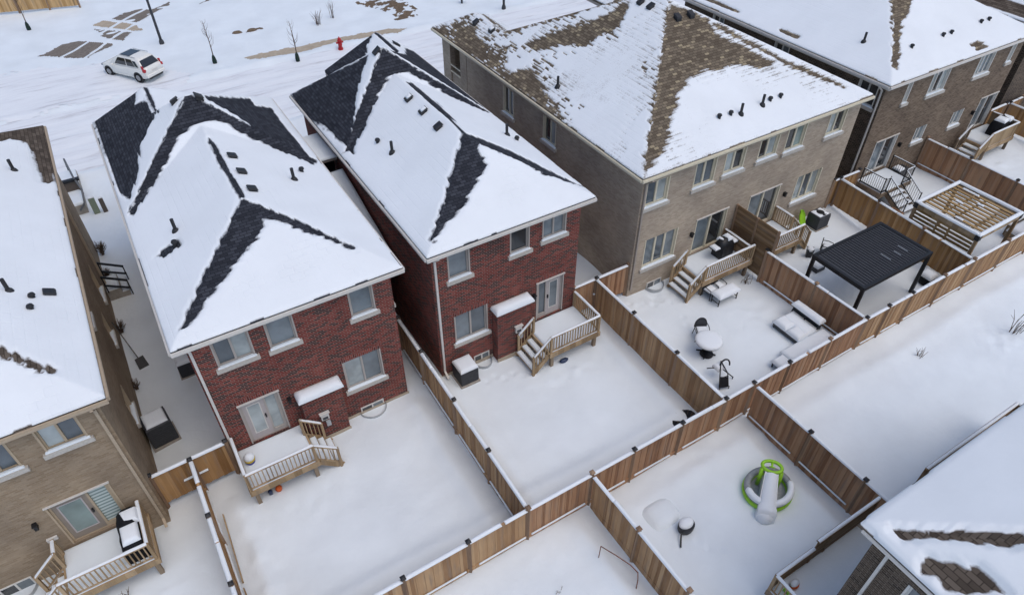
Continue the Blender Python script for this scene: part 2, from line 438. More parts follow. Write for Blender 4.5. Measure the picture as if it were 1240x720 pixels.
M['deck'] = wood_mat('pale deck wood', [(.25, (.24, .165, .09)), (.5, (.38, .275, .16)), (.75, (.47, .35, .22)), (1, (.55, .43, .29))], plank=.3)
M['deck_grey'] = wood_mat('weathered deck wood', [(.25, (.13, .10, .07)), (.5, (.22, .17, .12)), (1, (.36, .29, .21))], plank=.3)
M['screen'] = wood_mat('privacy screen boards', [(.2, (.15, .09, .048)), (.5, (.255, .165, .09)), (1, (.37, .255, .15))], plank=.14, axis=1)
M['pergola_wood'] = wood_mat('oiled pergola wood', [(.2, (.16, .095, .035)), (.5, (.29, .19, .08)), (.75, (.37, .25, .12)), (1, (.45, .32, .17))], plank=.35)
M['cedar_sunlit'] = wood_mat('sunlit cedar boards', [(.2, (.34, .2, .08)), (.5, (.55, .36, .17)), (1, (.72, .52, .29))])  # lighter tone puts brighter daylight on the far fence into the colour
M['frame_greige'] = plain('greige window frame', (.42, .385, .35), .5, .4, var=.05)
M['frame_cream'] = plain('cream window frame', (.66, .61, .47), .5, .4, var=.05)
M['frame_beige'] = plain('beige window frame', (.44, .35, .24), .5, .4, var=.05)
M['frame_white'] = plain('white window frame', (.66, .65, .61), .5, .4, var=.05)
M['stone'] = plain('sill stone', (.5, .475, .43), .85, .2, var=.12, scale=14)
M['trim_white'] = plain('white metal trim', (.62, .60, .56), .45, .4, var=.06)
M['trim_beige'] = plain('beige metal trim', (.42, .34, .245), .45, .4, var=.06)
M['trim_taupe'] = plain('taupe metal trim', (.34, .30, .26), .5, .4, var=.06)
M['door_grey'] = plain('pale grey door paint', (.46, .42, .41), .5, .4, var=.05)
M['door_taupe'] = plain('taupe door paint', (.26, .22, .18), .5, .4, var=.05)
M['glass_blue'] = glass_mat('window glass grey blue', (.10, .125, .145))
M['glass_pale'] = glass_mat('window glass before pale blind', (.38, .43, .43))
M['glass_dark'] = glass_mat('dark window glass', (.035, .04, .045))
M['glass_mid'] = glass_mat('window glass before curtain', (.17, .205, .225))
M['glass_teal'] = glass_mat('window glass greenish', (.2, .27, .25))
M['blind'] = blind_mat('closed slat blind', (.5, .58, .55), (.2, .27, .26), .15)
M['black_metal'] = plain('black metal', (.012, .013, .015), .45, .4, var=.3)
M['dark_plastic'] = plain('black plastic', (.02, .021, .024), .5, .4, var=.3)
M['grey_metal'] = plain('grey painted metal', (.13, .14, .15), .5, .4, var=.15)
M['dark_grey'] = plain('charcoal casing', (.045, .048, .055), .5, .4, var=.2)
M['galv'] = plain('galvanised steel', (.42, .44, .45), .4, .5, .3, var=.12)
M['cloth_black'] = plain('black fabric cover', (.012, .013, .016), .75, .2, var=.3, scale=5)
M['concrete'] = plain('concrete', (.36, .33, .29), .9, .1, var=.15, scale=4)
M['red_paint'] = plain('red paint', (.42, .015, .02), .45, .4, var=.12)
M['green_plastic'] = plain('lime green vinyl', (.30, .60, .03), .35, .4, var=.1)
M['green_dark'] = plain('dark green bag', (.018, .035, .028), .7, .2, var=.2)
M['green_box'] = plain('pale green cabinet', (.24, .29, .21), .6, .3, var=.08)
M['brown_box'] = plain('brown cabinet', (.12, .1, .085), .6, .3, var=.1)
M['twig'] = plain('dry twigs', (.13, .095, .07), .9, .1, var=.3)
M['rust'] = plain('reddish bent wood', (.22, .105, .08), .8, .2, var=.25)
M['orange'] = plain('orange plastic', (.62, .12, .03), .5, .3, var=.1)
M['yellow'] = plain('yellow plastic', (.65, .48, .05), .5, .3, var=.1)
M['blue'] = plain('blue plastic', (.06, .07, .28), .5, .3, var=.1)
M['navy'] = plain('navy vinyl', (.03, .05, .11), .4, .4, var=.1)
M['pool_grey'] = plain('grey pool vinyl', (.27, .29, .30), .5, .3, var=.15)
M['pool_white'] = plain('white pool vinyl', (.7, .72, .74), .4, .4, var=.04)
M['paver'] = plain('bare wet pavers', (.19, .168, .145), .8, .2, var=.25, scale=6)
M['sidewalk'] = plain('bare concrete walk', (.42, .36, .28), .9, .1, var=.14, scale=3)
M['earth'] = plain('bare frozen earth', (.16, .12, .085), .95, .1, var=.4, scale=7)
M['car_white'] = plain('pearl white car paint', (.78, .79, .75), .22, .5, var=.03)
M['car_glass'] = glass_mat('car glass', (.012, .015, .018), .04)
M['tyre'] = plain('tyre rubber', (.014, .014, .015), .85, .2, var=.2)
M['rim'] = plain('alloy rim', (.3, .31, .32), .35, .5, .7, var=.1)
M['tail_red'] = plain('red tail light', (.45, .015, .02), .2, .5, var=.1)
# ------------------------------------------------------------------ the ground, the road, bare patches
def road_snow():
    m, n, l, b = new_mat('driven snow', .6, .25)
    t = noise(n, l, 1.0, 7, stretch=(.2, 1.5, 1), rough=.7); t2 = noise(n, l, 4.0, 8)
    r = ramp(n, [(.28, (.44, .44, .45)), (.37, (.64, .66, .69)), (.46, (.76, .795, .83)), (.6, (.80, .84, .87))])
    l.new(t.outputs[0], r.inputs[0]); l.new(r.outputs[0], b.inputs["Base Color"])
    ad = n.new("ShaderNodeMath"); ad.operation = 'MULTIPLY_ADD'; ad.inputs[1].default_value = .35; l.new(t2.outputs[0], ad.inputs[0]); l.new(t.outputs[0], ad.inputs[2])
    bump(n, l, b, ad.outputs[0], .5, .06)
    return m
M['snow_road'] = road_snow()

TRAILS = [[(9.0, 17.0), (10.4, 16.5), (11.3, 16.1)], [(19.0, 15.6), (18.3, 14.9)], [(-6.0, 15.6), (-5.2, 16.7)],
          [(16.7, 17.6), (18.0, 17.0), (19.2, 16.6)], [(12.2, 6.0), (11.5, 7.0)], [(-4.0, 44.0), (-2.6, 40.0)], [(9.4, 56.5), (12, 58)]]
STEPS = []
for tr in TRAILS:
    for a, b in zip(tr[:-1], tr[1:]):
        L = math.dist(a, b); nst = int(L / .34)
        for k in range(nst):
            t = (k + .5) / nst; s = .1 if k % 2 else -.1
            dx, dy = (b[0] - a[0]) / L, (b[1] - a[1]) / L
            STEPS.append((a[0] + (b[0] - a[0]) * t - dy * s, a[1] + (b[1] - a[1]) * t + dx * s))

def ground_z(x, y):
    x = np.asarray(x, float); y = np.asarray(y, float)
    near = np.clip((150 - np.hypot(x - 15, y - 25)) / 80, 0, 1)
    z = .16 * (vnoise(x, y, 3.7, 1) - .5) + .085 * (vnoise(x, y, 1.5, 2) - .5) + .022 * (vnoise(x, y, .5, 3) - .5)
    ripple = vnoise(x * .35 + y * .2, y * 1.3 - x * .3, .6, 4) - .5
    z = z + .02 * ripple
    # wind drifts that lie along the board fences
    for fx, s, ya, yb in ((6.8, 1, 10, 20), (6.8, -1, 10, 18), (15.6, -1, 10, 18), (9.35, 1, 3, 10), (17.0, -1, 3, 10), (-2.15, 1, 10, 17), (9.35, -1, 3, 10)):
        d = (x - fx) * s
        k = np.clip((y - ya) / .8, 0, 1) * np.clip((yb - y) / .8, 0, 1)
        z = z + k * (.11 * np.exp(-((d - .75 - .3 * vnoise(y, y * 0, 2.2, 5)) / .3) ** 2) - .05 * np.exp(-(d / .3) ** 2)) * (d > -.4)
    d = y - 10.0
    k = np.clip((x + 3) / 1, 0, 1) * np.clip((15.4 - x) / 1, 0, 1)
    z = z + k * (d > -.3) * (.13 * np.exp(-((d - 1.05 - .5 * vnoise(x, x * 0, 2.6, 6)) / .3) ** 2) - .06 * np.exp(-((d - .3) / .4) ** 2))
    d = 10.0 - y
    k = np.clip((x - 9.6) / 1, 0, 1)
    z = z + k * (d > -.3) * .08 * np.exp(-((d - .9 - .4 * vnoise(x, x * 0, 2.9, 7)) / .35) ** 2)
    rd = np.clip((y - 43.2) / .8, 0, 1) * np.clip((53.0 - y) / .8, 0, 1)
    z = z * (1 - rd) - .12 * rd
    bank = np.exp(-((y - 43.0) / .5) ** 2) + np.exp(-((y - 53.2) / .45) ** 2)
    z = z + bank * .22 * vnoise(x, y, 1.6, 8)
    z = z + .03 * near * 0
    for cx_, cy_, rx_, ry_, am in ((-1.3, 13.0, .5, 3.0, .11), (.8, 15.3, 1.6, .5, .07), (18.8, 17.2, 1.4, .5, .14), (12.2, 15.4, 1.8, .5, .09), (-5.2, 14.4, 1.6, .6, .12), (29.9, 7.0, 1.1, .8, .16),
                                   (21.5, 13.9, 1.6, .9, .07), (14.6, 9.2, 2.5, .5, .06), (33.5, 15.2, 2.2, 1.6, .10), (3.5, 12.3, 2.6, 1.0, .04), (44.0, 15.5, 2.0, .8, .12)):
        w_ = np.exp(-((x - cx_) / rx_) ** 2 - ((y - cy_) / ry_) ** 2)
        z = z + w_ * am * ((vnoise(x, y, .42, 13) - .5) + .5 * (vnoise(x, y, .24, 14) - .5))
    for sx, sy in STEPS:
        r2 = (x - sx) ** 2 + (y - sy) ** 2
        z = z - np.where(r2 < .2, .05 * np.exp(-r2 / .012) - .018 * np.exp(-((np.sqrt(r2) - .2) / .07) ** 2), 0)
    return z * np.clip(near + .15, 0, 1)

def axis(parts):
    out = []
    for a, b, s in parts: out += list(np.arange(a, b - 1e-6, s))
    return np.array(out + [parts[-1][1]])
ax = axis([(-400, -100, 60), (-100, -30, 10), (-30, -8, 1), (-8, 34, .11), (34, 52, .25), (52, 80, 2), (80, 160, 10), (160, 400, 60)])
ay = axis([(-300, -60, 60), (-60, -12, 6), (-12, 3, .5), (3, 20, .11), (20, 44, .25), (44, 64, .3), (64, 90, 1), (90, 160, 10), (160, 500, 60)])
GX, GY = np.meshgrid(ax, ay, indexing='ij')
grid_object('ground', GX, GY, ground_z(GX, GY), M['snow'], None, smooth=True, kind='structure')

rx = axis([(-60, -20, 2), (-20, 50, .3), (50, 90, 2)]); ry = axis([(43.3, 53.0, .2)])
RX, RY = np.meshgrid(rx, ry, indexing='ij')
def road_z(x, y):
    tr = np.zeros(x.shape)
    for c, w, dp in ((45.6, .3, .05), (47.2, .3, .05), (49.1, .35, .045), (50.7, .3, .045), (46.4, .25, .02)):
        cy = c + .7 * (vnoise(x, x * 0 + c, 9, 9) - .5)
        tr -= dp * np.exp(-((y - cy) / w) ** 2)
    return -.03 + tr + .05 * (vnoise(x * .5, y, .9, 10) - .5) + .03 * (vnoise(x, y, .45, 12) - .5)
grid_object('road', RX, RY, road_z(RX, RY), M['snow_road'], None, smooth=True, kind='structure')

def patch(name, poly, mat, lift=.012, cellw=.12, jag=.22, seed=0, cut=()):
    """an uneven sheet of bare surface that shows where the snow has gone"""
    xs = [p[0] for p in poly]; ys = [p[1] for p in poly]
    X, Y = np.meshgrid(np.arange(min(xs) - .4, max(xs) + .4, cellw), np.arange(min(ys) - .4, max(ys) + .4, cellw), indexing='ij')
    sd = sd_poly(X, Y, poly) + jag * 2 * (vnoise(X, Y, .55, seed) - .5) + jag * (vnoise(X, Y, .2, seed + 1) - .5)
    for (a, b, w) in cut:         # lines of pressed snow left across it
        ex, ey = b[0] - a[0], b[1] - a[1]; t = np.clip(((X - a[0]) * ex + (Y - a[1]) * ey) / (ex * ex + ey * ey), 0, 1)
        sd = np.maximum(sd, w / 2 - np.hypot(X - a[0] - t * ex, Y - a[1] - t * ey))
    keep = ((sd[:-1, :-1] < 0) & (sd[1:, 1:] < 0))
    if not keep.any(): return
    grid_object(name, X, Y, ground_z(X, Y) + lift, mat, None, keep=keep, kind='structure')

def strip(a, b, w):
    a, b = Vector((*a, 0)), Vector((*b, 0)); d = (b - a).normalized(); n = Vector((-d.y, d.x, 0)) * w / 2
    return [tuple((p)[:2]) for p in (a + n, b + n, b - n, a - n)]
# a paved path across the street, two lines of pressed snow along it
CUT = [((-2.6, 62.2), (5.4, 70.3), .3), ((-1.0, 61.4), (5.0, 67.9), .3)]
patch('paved_path', [(-4.02, 63.42), (-2.13, 65.07), (-0.9, 65.3), (1.18, 63.45), (1.52, 62.86), (0.07, 62.03), (-0.71, 61.41), (-1.81, 61.9)], M['paver'], jag=.10, seed=1, cut=CUT)
patch('paved_path', [(0.33, 67.7), (0.95, 65.38), (0.73, 65.11), (1.11, 64.28), (2.16, 63.05), (3.0, 64.71), (1.43, 66.4)], M['paver'], jag=.08, seed=2, cut=CUT)
patch('concrete_path', [(0.5, 68.0), (1.61, 68.78), (3.63, 66.4), (4.2, 64.2), (3.1, 64.9), (1.6, 66.6)], M['sidewalk'], jag=.12, seed=6, cut=CUT)
patch('paved_path', [(2.1, 68.6), (3.22, 69.83), (4.79, 70.28), (5.5, 69.6), (7.3, 70.8), (7.12, 70.0), (5.33, 68.32), (3.75, 66.7), (2.87, 67.6)], M['paver'], jag=.06, seed=4, cut=CUT[:1])
patch('paved_path', [(9.3, 68.6), (12.5, 70.2), (12.2, 71.0), (10.4, 70.0)], M['paver'], jag=.1, seed=3)
patch('sidewalk', [(9.6, 54.0), (13, 53.7), (17, 54.0), (21.5, 53.1), (22.8, 53.4), (21.5, 54.3), (17, 55.0), (13, 55.0), (9.6, 54.9)], M['sidewalk'], jag=.12, seed=5)
patch('earth_track', [(21.8, 61.5), (24.6, 60.5), (25.0, 57.5), (24.6, 55.4), (23.4, 55.8), (23.2, 58.5)], M['earth'], jag=1.3, seed=7)
patch('earth_track', [(10.4, 59.7), (12.2, 59.8), (12.2, 60.2), (10.4, 60.1)], M['earth'], jag=.5, seed=9)
patch('road_slush', [(.9, 54.5), (3.0, 54.0), (4.2, 54.3), (3.6, 54.9), (2.0, 54.9)], M['paver'], jag=.5, seed=10)
patch('road_slush', [(.2, 54.9), (1.4, 54.0), (2.2, 53.3), (1.6, 53.9)], M['paver'], jag=.35, seed=11)
patch('side_street', [(-30, 52.6), (4.6, 52.6), (5.4, 54.2), (1.0, 59.0), (-3, 60.5), (-30, 66)], M['snow_road'], lift=.02, cellw=.25, jag=.5, seed=13)
# ------------------------------------------------------------------ roofs
Z0 = 6.78
ROOFS={
'A':[(-16.6,-3.2,16.75,35.35,.5,.5,.49,.5)],
'B':[(-1.27,6.40,17.62,29.2,.43,.43,.376,None),(-1.27,6.40,25.6,32.6,.66,.66,.66,.75),(-1.27,3.83,30,34.4,.43,.43,None,None)],
'C':[(7.33,14.66,17.62,29.0,.52,.52,.52,None),(7.33,14.66,25.6,32.5,.75,.75,.80,.78),(9.66,14.66,30,34.2,.45,.70,None,None)],
'D':[(17.05,31.45,17.62,33.6,.5,.5,.48,.5),(17.05,20.8,30.5,36.6,.5,.5,None,.58),(27.7,31.45,30.5,36.6,.5,.5,None,.58)],
'E':[(32.95,46.2,17.78,33.2,.48,.48,.53,.5)],
'F':[(11.68,23.2,-12,3.05,.5,.5,.40,.40)],
}
def zroof(k,x,y):
    x=np.asarray(x,float);y=np.asarray(y,float)
    z=np.full(np.broadcast(x,y).shape,-9.)
    for (x0,x1,y0,y1,pl,pr,pb,pf) in ROOFS[k]:
        h=np.full(z.shape,99.)
        e=1e-6
        if pl is not None:h=np.minimum(h,pl*(x-x0))
        if pr is not None:h=np.minimum(h,pr*(x1-x))
        if pb is not None:h=np.minimum(h,pb*(y-y0))
        if pf is not None:h=np.minimum(h,pf*(y1-y))
        ok=(x>=x0-e)&(x<=x1+e)&(y>=y0-e)&(y<=y1+e)
        z=np.where(ok,np.maximum(z,Z0+h),z)
    return z
BARE= {'B': [[(-1.25, 34.38), (0.87, 34.39), (0.78, 33.75), (0.58, 33.33), (0.88, 33.21), (1.15, 32.77), (1.1, 32.31), (1.09, 30.03), (0.74, 29.76), (0.45, 29.39), (0.14, 29.16), (-0.25, 27.67), (-0.85, 26.51), (-1.12, 27.86), (-1.18, 30.08), (-1.2, 33.5)], [(2.565, 29.45), (-1.05, 25.82), (-0.9, 25.58), (-0.29, 26.2), (0.72, 27.15), (1.51, 27.8), (2.15, 28.15), (2.77, 28.25), (3.2, 28.2), (3.5, 27.95), (3.86, 27.6), (4.44, 27.1), (4.95, 26.55), (5.53, 26.0), (6.12, 25.5), (6.2, 25.8)], [(3.24, 29.74), (5.23, 31.36), (5.21, 30.62), (5.94, 30.92), (6.05, 25.41), (4.5, 27.42), (4.11, 28.39), (3.63, 29.0), (3.2, 29.52)], [(2.53, 26.93), (2.7, 26.2), (2.65, 24.53), (2.66, 23.22), (2.68, 22.11), (2.39, 22.04), (2.47, 23.15), (2.41, 24.33), (2.41, 25.79)], [(2.46, 22.17), (2.76, 21.82), (3.66, 20.72), (3.58, 20.51), (2.86, 21.03), (2.83, 20.73), (2.37, 20.35), (1.7, 20.01), (1.19, 19.59), (0.7, 19.25), (0.25, 19.0), (-0.12, 18.56), (-0.65, 18.2), (-0.74, 18.23), (0.37, 19.61), (2.27, 21.74)], [(2.89, 21.72), (3.4, 21.2), (4.24, 20.19), (5.19, 18.94), (5.21, 18.87), (4.81, 19.27), (4.03, 20.05), (3.25, 20.79), (2.69, 21.19)], [(-0.69, 22.31), (-0.37, 22.34), (0.07, 22.28), (0.12, 22.0), (-0.21, 22.04), (-0.57, 22.12)], [(1.27, 34.31), (1.4, 34.34), (1.27, 30.08), (1.16, 30.14)]], 'C': [[(7.41, 32.39), (10.46, 29.48), (9.93, 28.91), (9.35, 28.36), (8.79, 27.54), (8.41, 26.86), (8.02, 26.16), (8.06, 26.02), (7.7, 25.33), (7.59, 26.7), (7.46, 28.49), (7.33, 30.12)], [(10.995, 29.1), (7.5, 25.78), (7.73, 25.5), (8.42, 26.05), (9.18, 26.8), (9.8, 27.3), (10.38, 27.75), (10.84, 27.95), (11.2, 27.95), (11.73, 27.8), (12.3, 27.4), (12.9, 26.9), (13.8, 26.1), (14.45, 25.6), (14.5, 25.75)], [(11.3, 29.2), (12.3, 30.6), (13.2, 31.6), (14.0, 33.6), (14.6, 33.9), (14.66, 32.7), (14.66, 25.95), (13.6, 27.1), (12.2, 28.4)], [(9.7, 32.3), (10.1, 31.9), (10.9, 31.5), (11.9, 33.6), (12.6, 34.2), (11.6, 34.25), (9.66, 34.25)], [(12.62, 34.2), (12.55, 31.3), (12.8, 31.3), (12.9, 34.2)], [(11.23, 27.11), (11.44, 27.25), (11.57, 25.16), (11.49, 23.36), (11.22, 21.82), (11.0, 21.6), (11.19, 23.07), (11.18, 24.79)], [(11.23, 21.84), (11.49, 21.06), (11.24, 20.75), (11.14, 20.01), (10.48, 19.59), (10.06, 19.38), (9.37, 18.87), (8.63, 18.62), (8.13, 18.31), (7.86, 18.12), (7.82, 18.21), (8.68, 19.02), (10.55, 21.07)], [(11.23, 21.84), (12.77, 20.81), (13.28, 20.06), (13.92, 19.22), (14.59, 18.45), (13.93, 18.66), (13.15, 19.15), (12.35, 20.12), (11.39, 20.88)]], 'D': [[(17.05, 36.44), (17.56, 35.48), (18.16, 35.19), (18.57, 35.18), (18.31, 34.42), (18.36, 33.65), (18.04, 33.08), (17.93, 32.48), (17.96, 31.43), (18.1, 30.75), (18.48, 30.35), (18.1, 29.98), (17.93, 29.58), (17.41, 29.34), (17.32, 28.45), (17.79, 28.25), (18.18, 27.68), (17.91, 27.5), (17.85, 26.94), (17.78, 25.93), (17.73, 25.74), (17.05, 27.29), (17.05, 29.77), (17.05, 33.37)], [(19.13, 29.55), (19.57, 29.27), (20.54, 28.49), (21.72, 27.54), (22.64, 27.13), (23.1, 27.09), (23.23, 26.78), (22.6, 26.25), (21.75, 25.91), (21.3, 26.27), (20.44, 26.56), (19.98, 27.65), (19.36, 28.18), (18.98, 28.93)], [(17.29, 28.18), (18.16, 27.64), (17.9, 26.49), (17.54, 25.58), (17.38, 24.62), (17.08, 23.49), (17.05, 24.12), (17.05, 25.89), (17.05, 27.79)], [(24.16, 24.96), (25.5, 23.62), (25.2, 22.87), (25.68, 22.29), (26.43, 21.63), (26.96, 21.03), (27.44, 20.67), (26.97, 20.45), (26.24, 20.53), (25.78, 20.88), (24.98, 21.15), (24.17, 21.09), (23.49, 21.32), (22.91, 21.2), (22.03, 21.01), (22.09, 20.78), (21.33, 20.57), (21.06, 20.37), (20.81, 20.12), (20.12, 19.68), (19.69, 19.29), (18.91, 18.71), (18.2, 18.23), (17.49, 17.87), (17.09, 17.62), (18.12, 18.77)], [(25.46, 23.57), (26.2, 22.74), (27.04, 21.73), (27.96, 20.65), (29.4, 19.22), (30.07, 18.46), (29.31, 19.13), (27.79, 20.46), (26.9, 21.56), (26.12, 22.64)], [(20.19, 37.33), (20.41, 37.32), (19.77, 33.0), (19.09, 32.27)], [(19.35, 32.58), (25.64, 34.19), (28.37, 33.78), (23.26, 27.3), (21.66, 28.86), (20.54, 29.94), (19.2, 31.28)]], 'E': [[(37.46, 21.99), (38.8, 21.62), (37.6, 20.84), (36.63, 20.42), (35.74, 19.75), (34.94, 19.08), (34.14, 18.56), (34.04, 18.59), (35.8, 20.37)], [(40.29, 18.35), (41.0, 18.39), (41.36, 18.22), (41.35, 17.97), (40.5, 17.98)], [(33.42, 25.29), (33.45, 24.87), (33.44, 24.13), (33.26, 24.22), (33.3, 25.01)], [(33.35, 25.25), (33.49, 24.97), (33.5, 24.11), (33.25, 24.28)], [(33.27, 31.45), (33.47, 30.98), (33.41, 28.56), (33.33, 29.12)]], 'A': [[(-4.85, 35.76), (-3.18, 35.4), (-3.27, 29.86), (-3.55, 29.72), (-3.6, 31.46), (-3.72, 32.63), (-3.96, 33.43), (-4.36, 33.44), (-4.71, 33.11)], [(-5.26, 19.1), (-5.01, 18.85), (-4.65, 18.46), (-4.22, 18.07), (-4.24, 18.01), (-4.62, 18.27), (-5.02, 18.67), (-5.27, 18.85)]], 'F': [[(12.04, 2.45), (12.23, 2.29), (12.58, 1.94), (12.93, 1.63), (13.46, 1.16), (13.91, 0.75), (13.68, 0.63), (13.4, 0.79), (13.23, 1.03), (12.79, 1.48), (12.47, 1.84), (12.04, 2.25)], [(11.99, 1.63), (12.14, 1.59), (12.29, 1.35), (12.44, 1.22), (12.52, 1.02), (12.66, 0.89), (12.66, 0.55), (12.64, 0.28), (12.61, 0.21), (12.0, 0.74), (11.91, 0.97), (11.98, 1.26), (11.86, 1.47)]]}
VENT= {'B': [('box', 3.05, 25.3), ('box', 3.05, 24.0), ('box', 3.05, 22.65), ('pipe', 4.77, 23.77), ('pipe', 0.19, 22.84), ('dome', 0.0, 22.15), ('dome', 5.3, 24.56), ('box', 2.01, 29.59), ('box', 2.94, 29.18)], 'C': [('boxsnow', 10.61, 25.65), ('boxsnow', 10.62, 24.29), ('box', 10.57, 22.84), ('box', 10.7, 29.01), ('pipe', 8.79, 23.55), ('pipe', 13.74, 22.78), ('dome', 8.65, 24.72), ('dome', 14.0, 22.38), ('box', 13.23, 32.81)], 'D': [('box', 18.52, 33.97), ('box', 23.45, 26.21), ('box', 23.46, 25.48), ('box', 23.92, 24.02), ('box', 24.72, 23.99), ('boxsnow', 18.61, 32.39), ('pipe', 18.15, 25.38), ('pipe', 23.51, 18.8), ('pipe', 24.92, 18.87), ('dome', 22.33, 18.95), ('dome', 23.0, 18.92), ('dome', 25.5, 18.95), ('dome', 26.16, 18.94)], 'E': [('pipe', 34.54, 20.94), ('dome', 36.08, 19.18), ('dome', 38.8, 19.23), ('dome', 39.51, 19.22), ('dome', 42.27, 19.26), ('dome', 43.0, 19.25), ('dome', 47.25, 20.11)], 'A': [('pipe', -4.39, 30.34), ('pipe', -4.92, 21.93), ('dome', -4.39, 21.59), ('dome', -4.46, 20.98), ('box', -3.96, 21.83)], 'F': []}

def roof(house, k, mat, thick=.06, jag=.06, hatch=.0, step=.055, bias=-.01):
    """shingled roof with the snow that still lies on it as a layer of its own; returns the roof object"""
    bl = ROOFS[k]
    x0 = min(b[0] for b in bl); x1 = max(b[1] for b in bl); y0 = min(b[2] for b in bl); y1 = max(b[3] for b in bl)
    xs = np.linspace(x0, x1, int((x1 - x0) / step) + 1); ys = np.linspace(y0, y1, int((y1 - y0) / step) + 1)
    X, Y = np.meshgrid(xs, ys, indexing='ij'); Z = zroof(k, X, Y)
    ok = Z > 0
    keep = ok[:-1, :-1] & ok[1:, :-1] & ok[1:, 1:] & ok[:-1, 1:]
    ro = grid_object('roof', X, Y, Z, mat, house, keep=keep, skirt=np.full(Z.shape, Z0 - .10), roof_uv=True)
    # snow depth
    gx = np.gradient(Z, axis=0); gy = np.gradient(Z, axis=1)
    side = np.abs(gx) > np.abs(gy)
    v = np.where(side, X, Y) * 1.13 / .145; u = np.where(side, Y, X) / .22
    row = np.floor(v); u = u + (row % 2) * .5
    rnd = cell(np.floor(u), row, 3) - .5
    tooth = ((v - row) - .5)
    sd = np.full(X.shape, 9.0)
    for p in BARE[k]: sd = np.minimum(sd, sd_poly(X, Y, p))
    sdj = sd - bias + 2.0 * jag * (cell(row, row * 0 + side * 5, 2) - .5) + jag * (rnd * .8 + .5 * tooth) + .10 * (vnoise(X, Y, .9, 4) - .5)
    T = thick * (.8 + .5 * vnoise(X, Y, 2.2, 5)) + .012 * (vnoise(X, Y, .6, 6) - .5)
    t = np.minimum(T, np.where(sdj > 0, sdj * (.7 if k == 'F' else .26 if k == 'D' else .4), sdj * .6))
    if hatch:                     # shingle courses showing through thin snow
        thin = np.clip(1.1 - sd / 2.0, 0, 1) * (vnoise(X, Y, 1.3, 7) > .42)
        t = t - hatch * thin * np.clip(.9 - (v - row) * 1.5 + rnd * .8, 0, 1)
        on = side & (X < 21.6) & (Y > 22)
        hole = (k == 'D') & (cell(np.floor(u * .6) + 7, row, 8) < .62 * np.clip(1.05 - sd / 1.0, 0, 1) * np.clip((vnoise(X, Y, 1.6, 11) - .35) * 2.6, 0, 1)) & ((v - row) > .45) & (sd > 0)
        t = np.where(hole & on, -.03, t)
        lump = (sd < 0) & (cell(np.floor(u * .9), row, 9) < .6 * np.exp(sd / .3) * (vnoise(X, Y, 1.0, 12) > .55)) & ((v - row) < .6)
        t = np.where(lump & (on | (k != 'D')), .03, t)
    # edge of the sheet: it thins and rounds off at the eaves
    de = np.full(X.shape, 9.0)
    pad = np.pad(ok, 1)
    inner = ok.copy(); dist = np.zeros(X.shape); cur = pad.copy()
    for s in range(4):
        er = cur.copy(); er[1:-1, 1:-1] = cur[1:-1, 1:-1] & cur[:-2, 1:-1] & cur[2:, 1:-1] & cur[1:-1, :-2] & cur[1:-1, 2:]
        dist += er[1:-1, 1:-1]; cur = er
    ef = np.sqrt(np.clip(.45 + dist * .2, 0, 1))
    gap = (vnoise(X + Y, X - Y, 1.1, 9) > .76) & (dist < 1)
    t = np.where(t > 0, t * ef, np.maximum(t, -.03)); t = np.where(gap, -.03, t)
    lo = (t < -.012)
    kp = keep & ~(lo[:-1, :-1] & lo[1:, :-1] & lo[1:, 1:] & lo[:-1, 1:])
    grid_object('snow_cover', X, Y, Z + t, M[mat.name.split()[0] == 'slate' and 'snow_slate' or mat.name.split()[0] == 'brown' and 'snow_brown' or ('snow_near' if k == 'F' else 'snow_umber')], ro, keep=kp, skirt=Z - .03, smooth=True, roof_uv=True, depth=t)
    for kind, px, py in VENT[k]:
        pz = float(zroof(k, px, py))
        if pz < 0: continue
        mb = MB()
        if kind in ('box', 'boxsnow'):
            s = .155
            gxp = float(zroof(k, px + .2, py) - pz) / .2; gyp = float(zroof(k, px, py + .2) - pz) / .2
            if abs(gxp) > 1.5: gxp = .4
            if abs(gyp) > 1.5: gyp = .4
            P = lambda a, b, c: (px + a, py + b, pz + a * gxp + b * gyp + c)
            mb.add([P(-s, -s, -.05), P(s, -s, -.05), P(s, s, -.05), P(-s, s, -.05), P(-s * .8, -s * .8, .17), P(s * .8, -s * .8, .17), P(s * .8, s * .8, .17), P(-s * .8, s * .8, .17)],
                   [(0, 3, 2, 1), (4, 5, 6, 7), (0, 1, 5, 4), (1, 2, 6, 5), (2, 3, 7, 6), (3, 0, 4, 7)])
            c = 1.08 * s
            mb.add([P(-c, -c, .14), P(c, -c, .14), P(c, c, .14), P(-c, c, .14), P(-c * .8, -c * .8, .2), P(c * .8, -c * .8, .2), P(c * .8, c * .8, .2), P(-c * .8, c * .8, .2)],
                   [(0, 3, 2, 1), (4, 5, 6, 7), (0, 1, 5, 4), (1, 2, 6, 5), (2, 3, 7, 6), (3, 0, 4, 7)])
            o = mb.build('roof_vent', M['dark_plastic'], ro)
            if kind == 'boxsnow':
                sm = MB(); c = .75 * s
                sm.add([P(-c, -c, .2), P(c, -c, .2), P(c, c, .2), P(-c, c, .2), P(-c * .7, -c * .7, .25), P(c * .7, -c * .7, .25), P(c * .7, c * .7, .25), P(-c * .7, c * .7, .25)],
                       [(0, 3, 2, 1), (4, 5, 6, 7), (0, 1, 5, 4), (1, 2, 6, 5), (2, 3, 7, 6), (3, 0, 4, 7)])
                base = o.data; b2 = MB()
                # snow lump lies on the vent's lid
                sm.build('vent_snow', M['snow_roof'], ro, smooth=True)
        elif kind == 'pipe':
            mb.tube([(px, py, pz - .1), (px, py, pz + .55)], .062, 10); mb.lathe([(.16, -.03), (.12, .1), (.07, .16)], (px, py, pz), 10)
            mb.build('vent_pipe', M['dark_plastic'], ro, smooth=False)
        else:
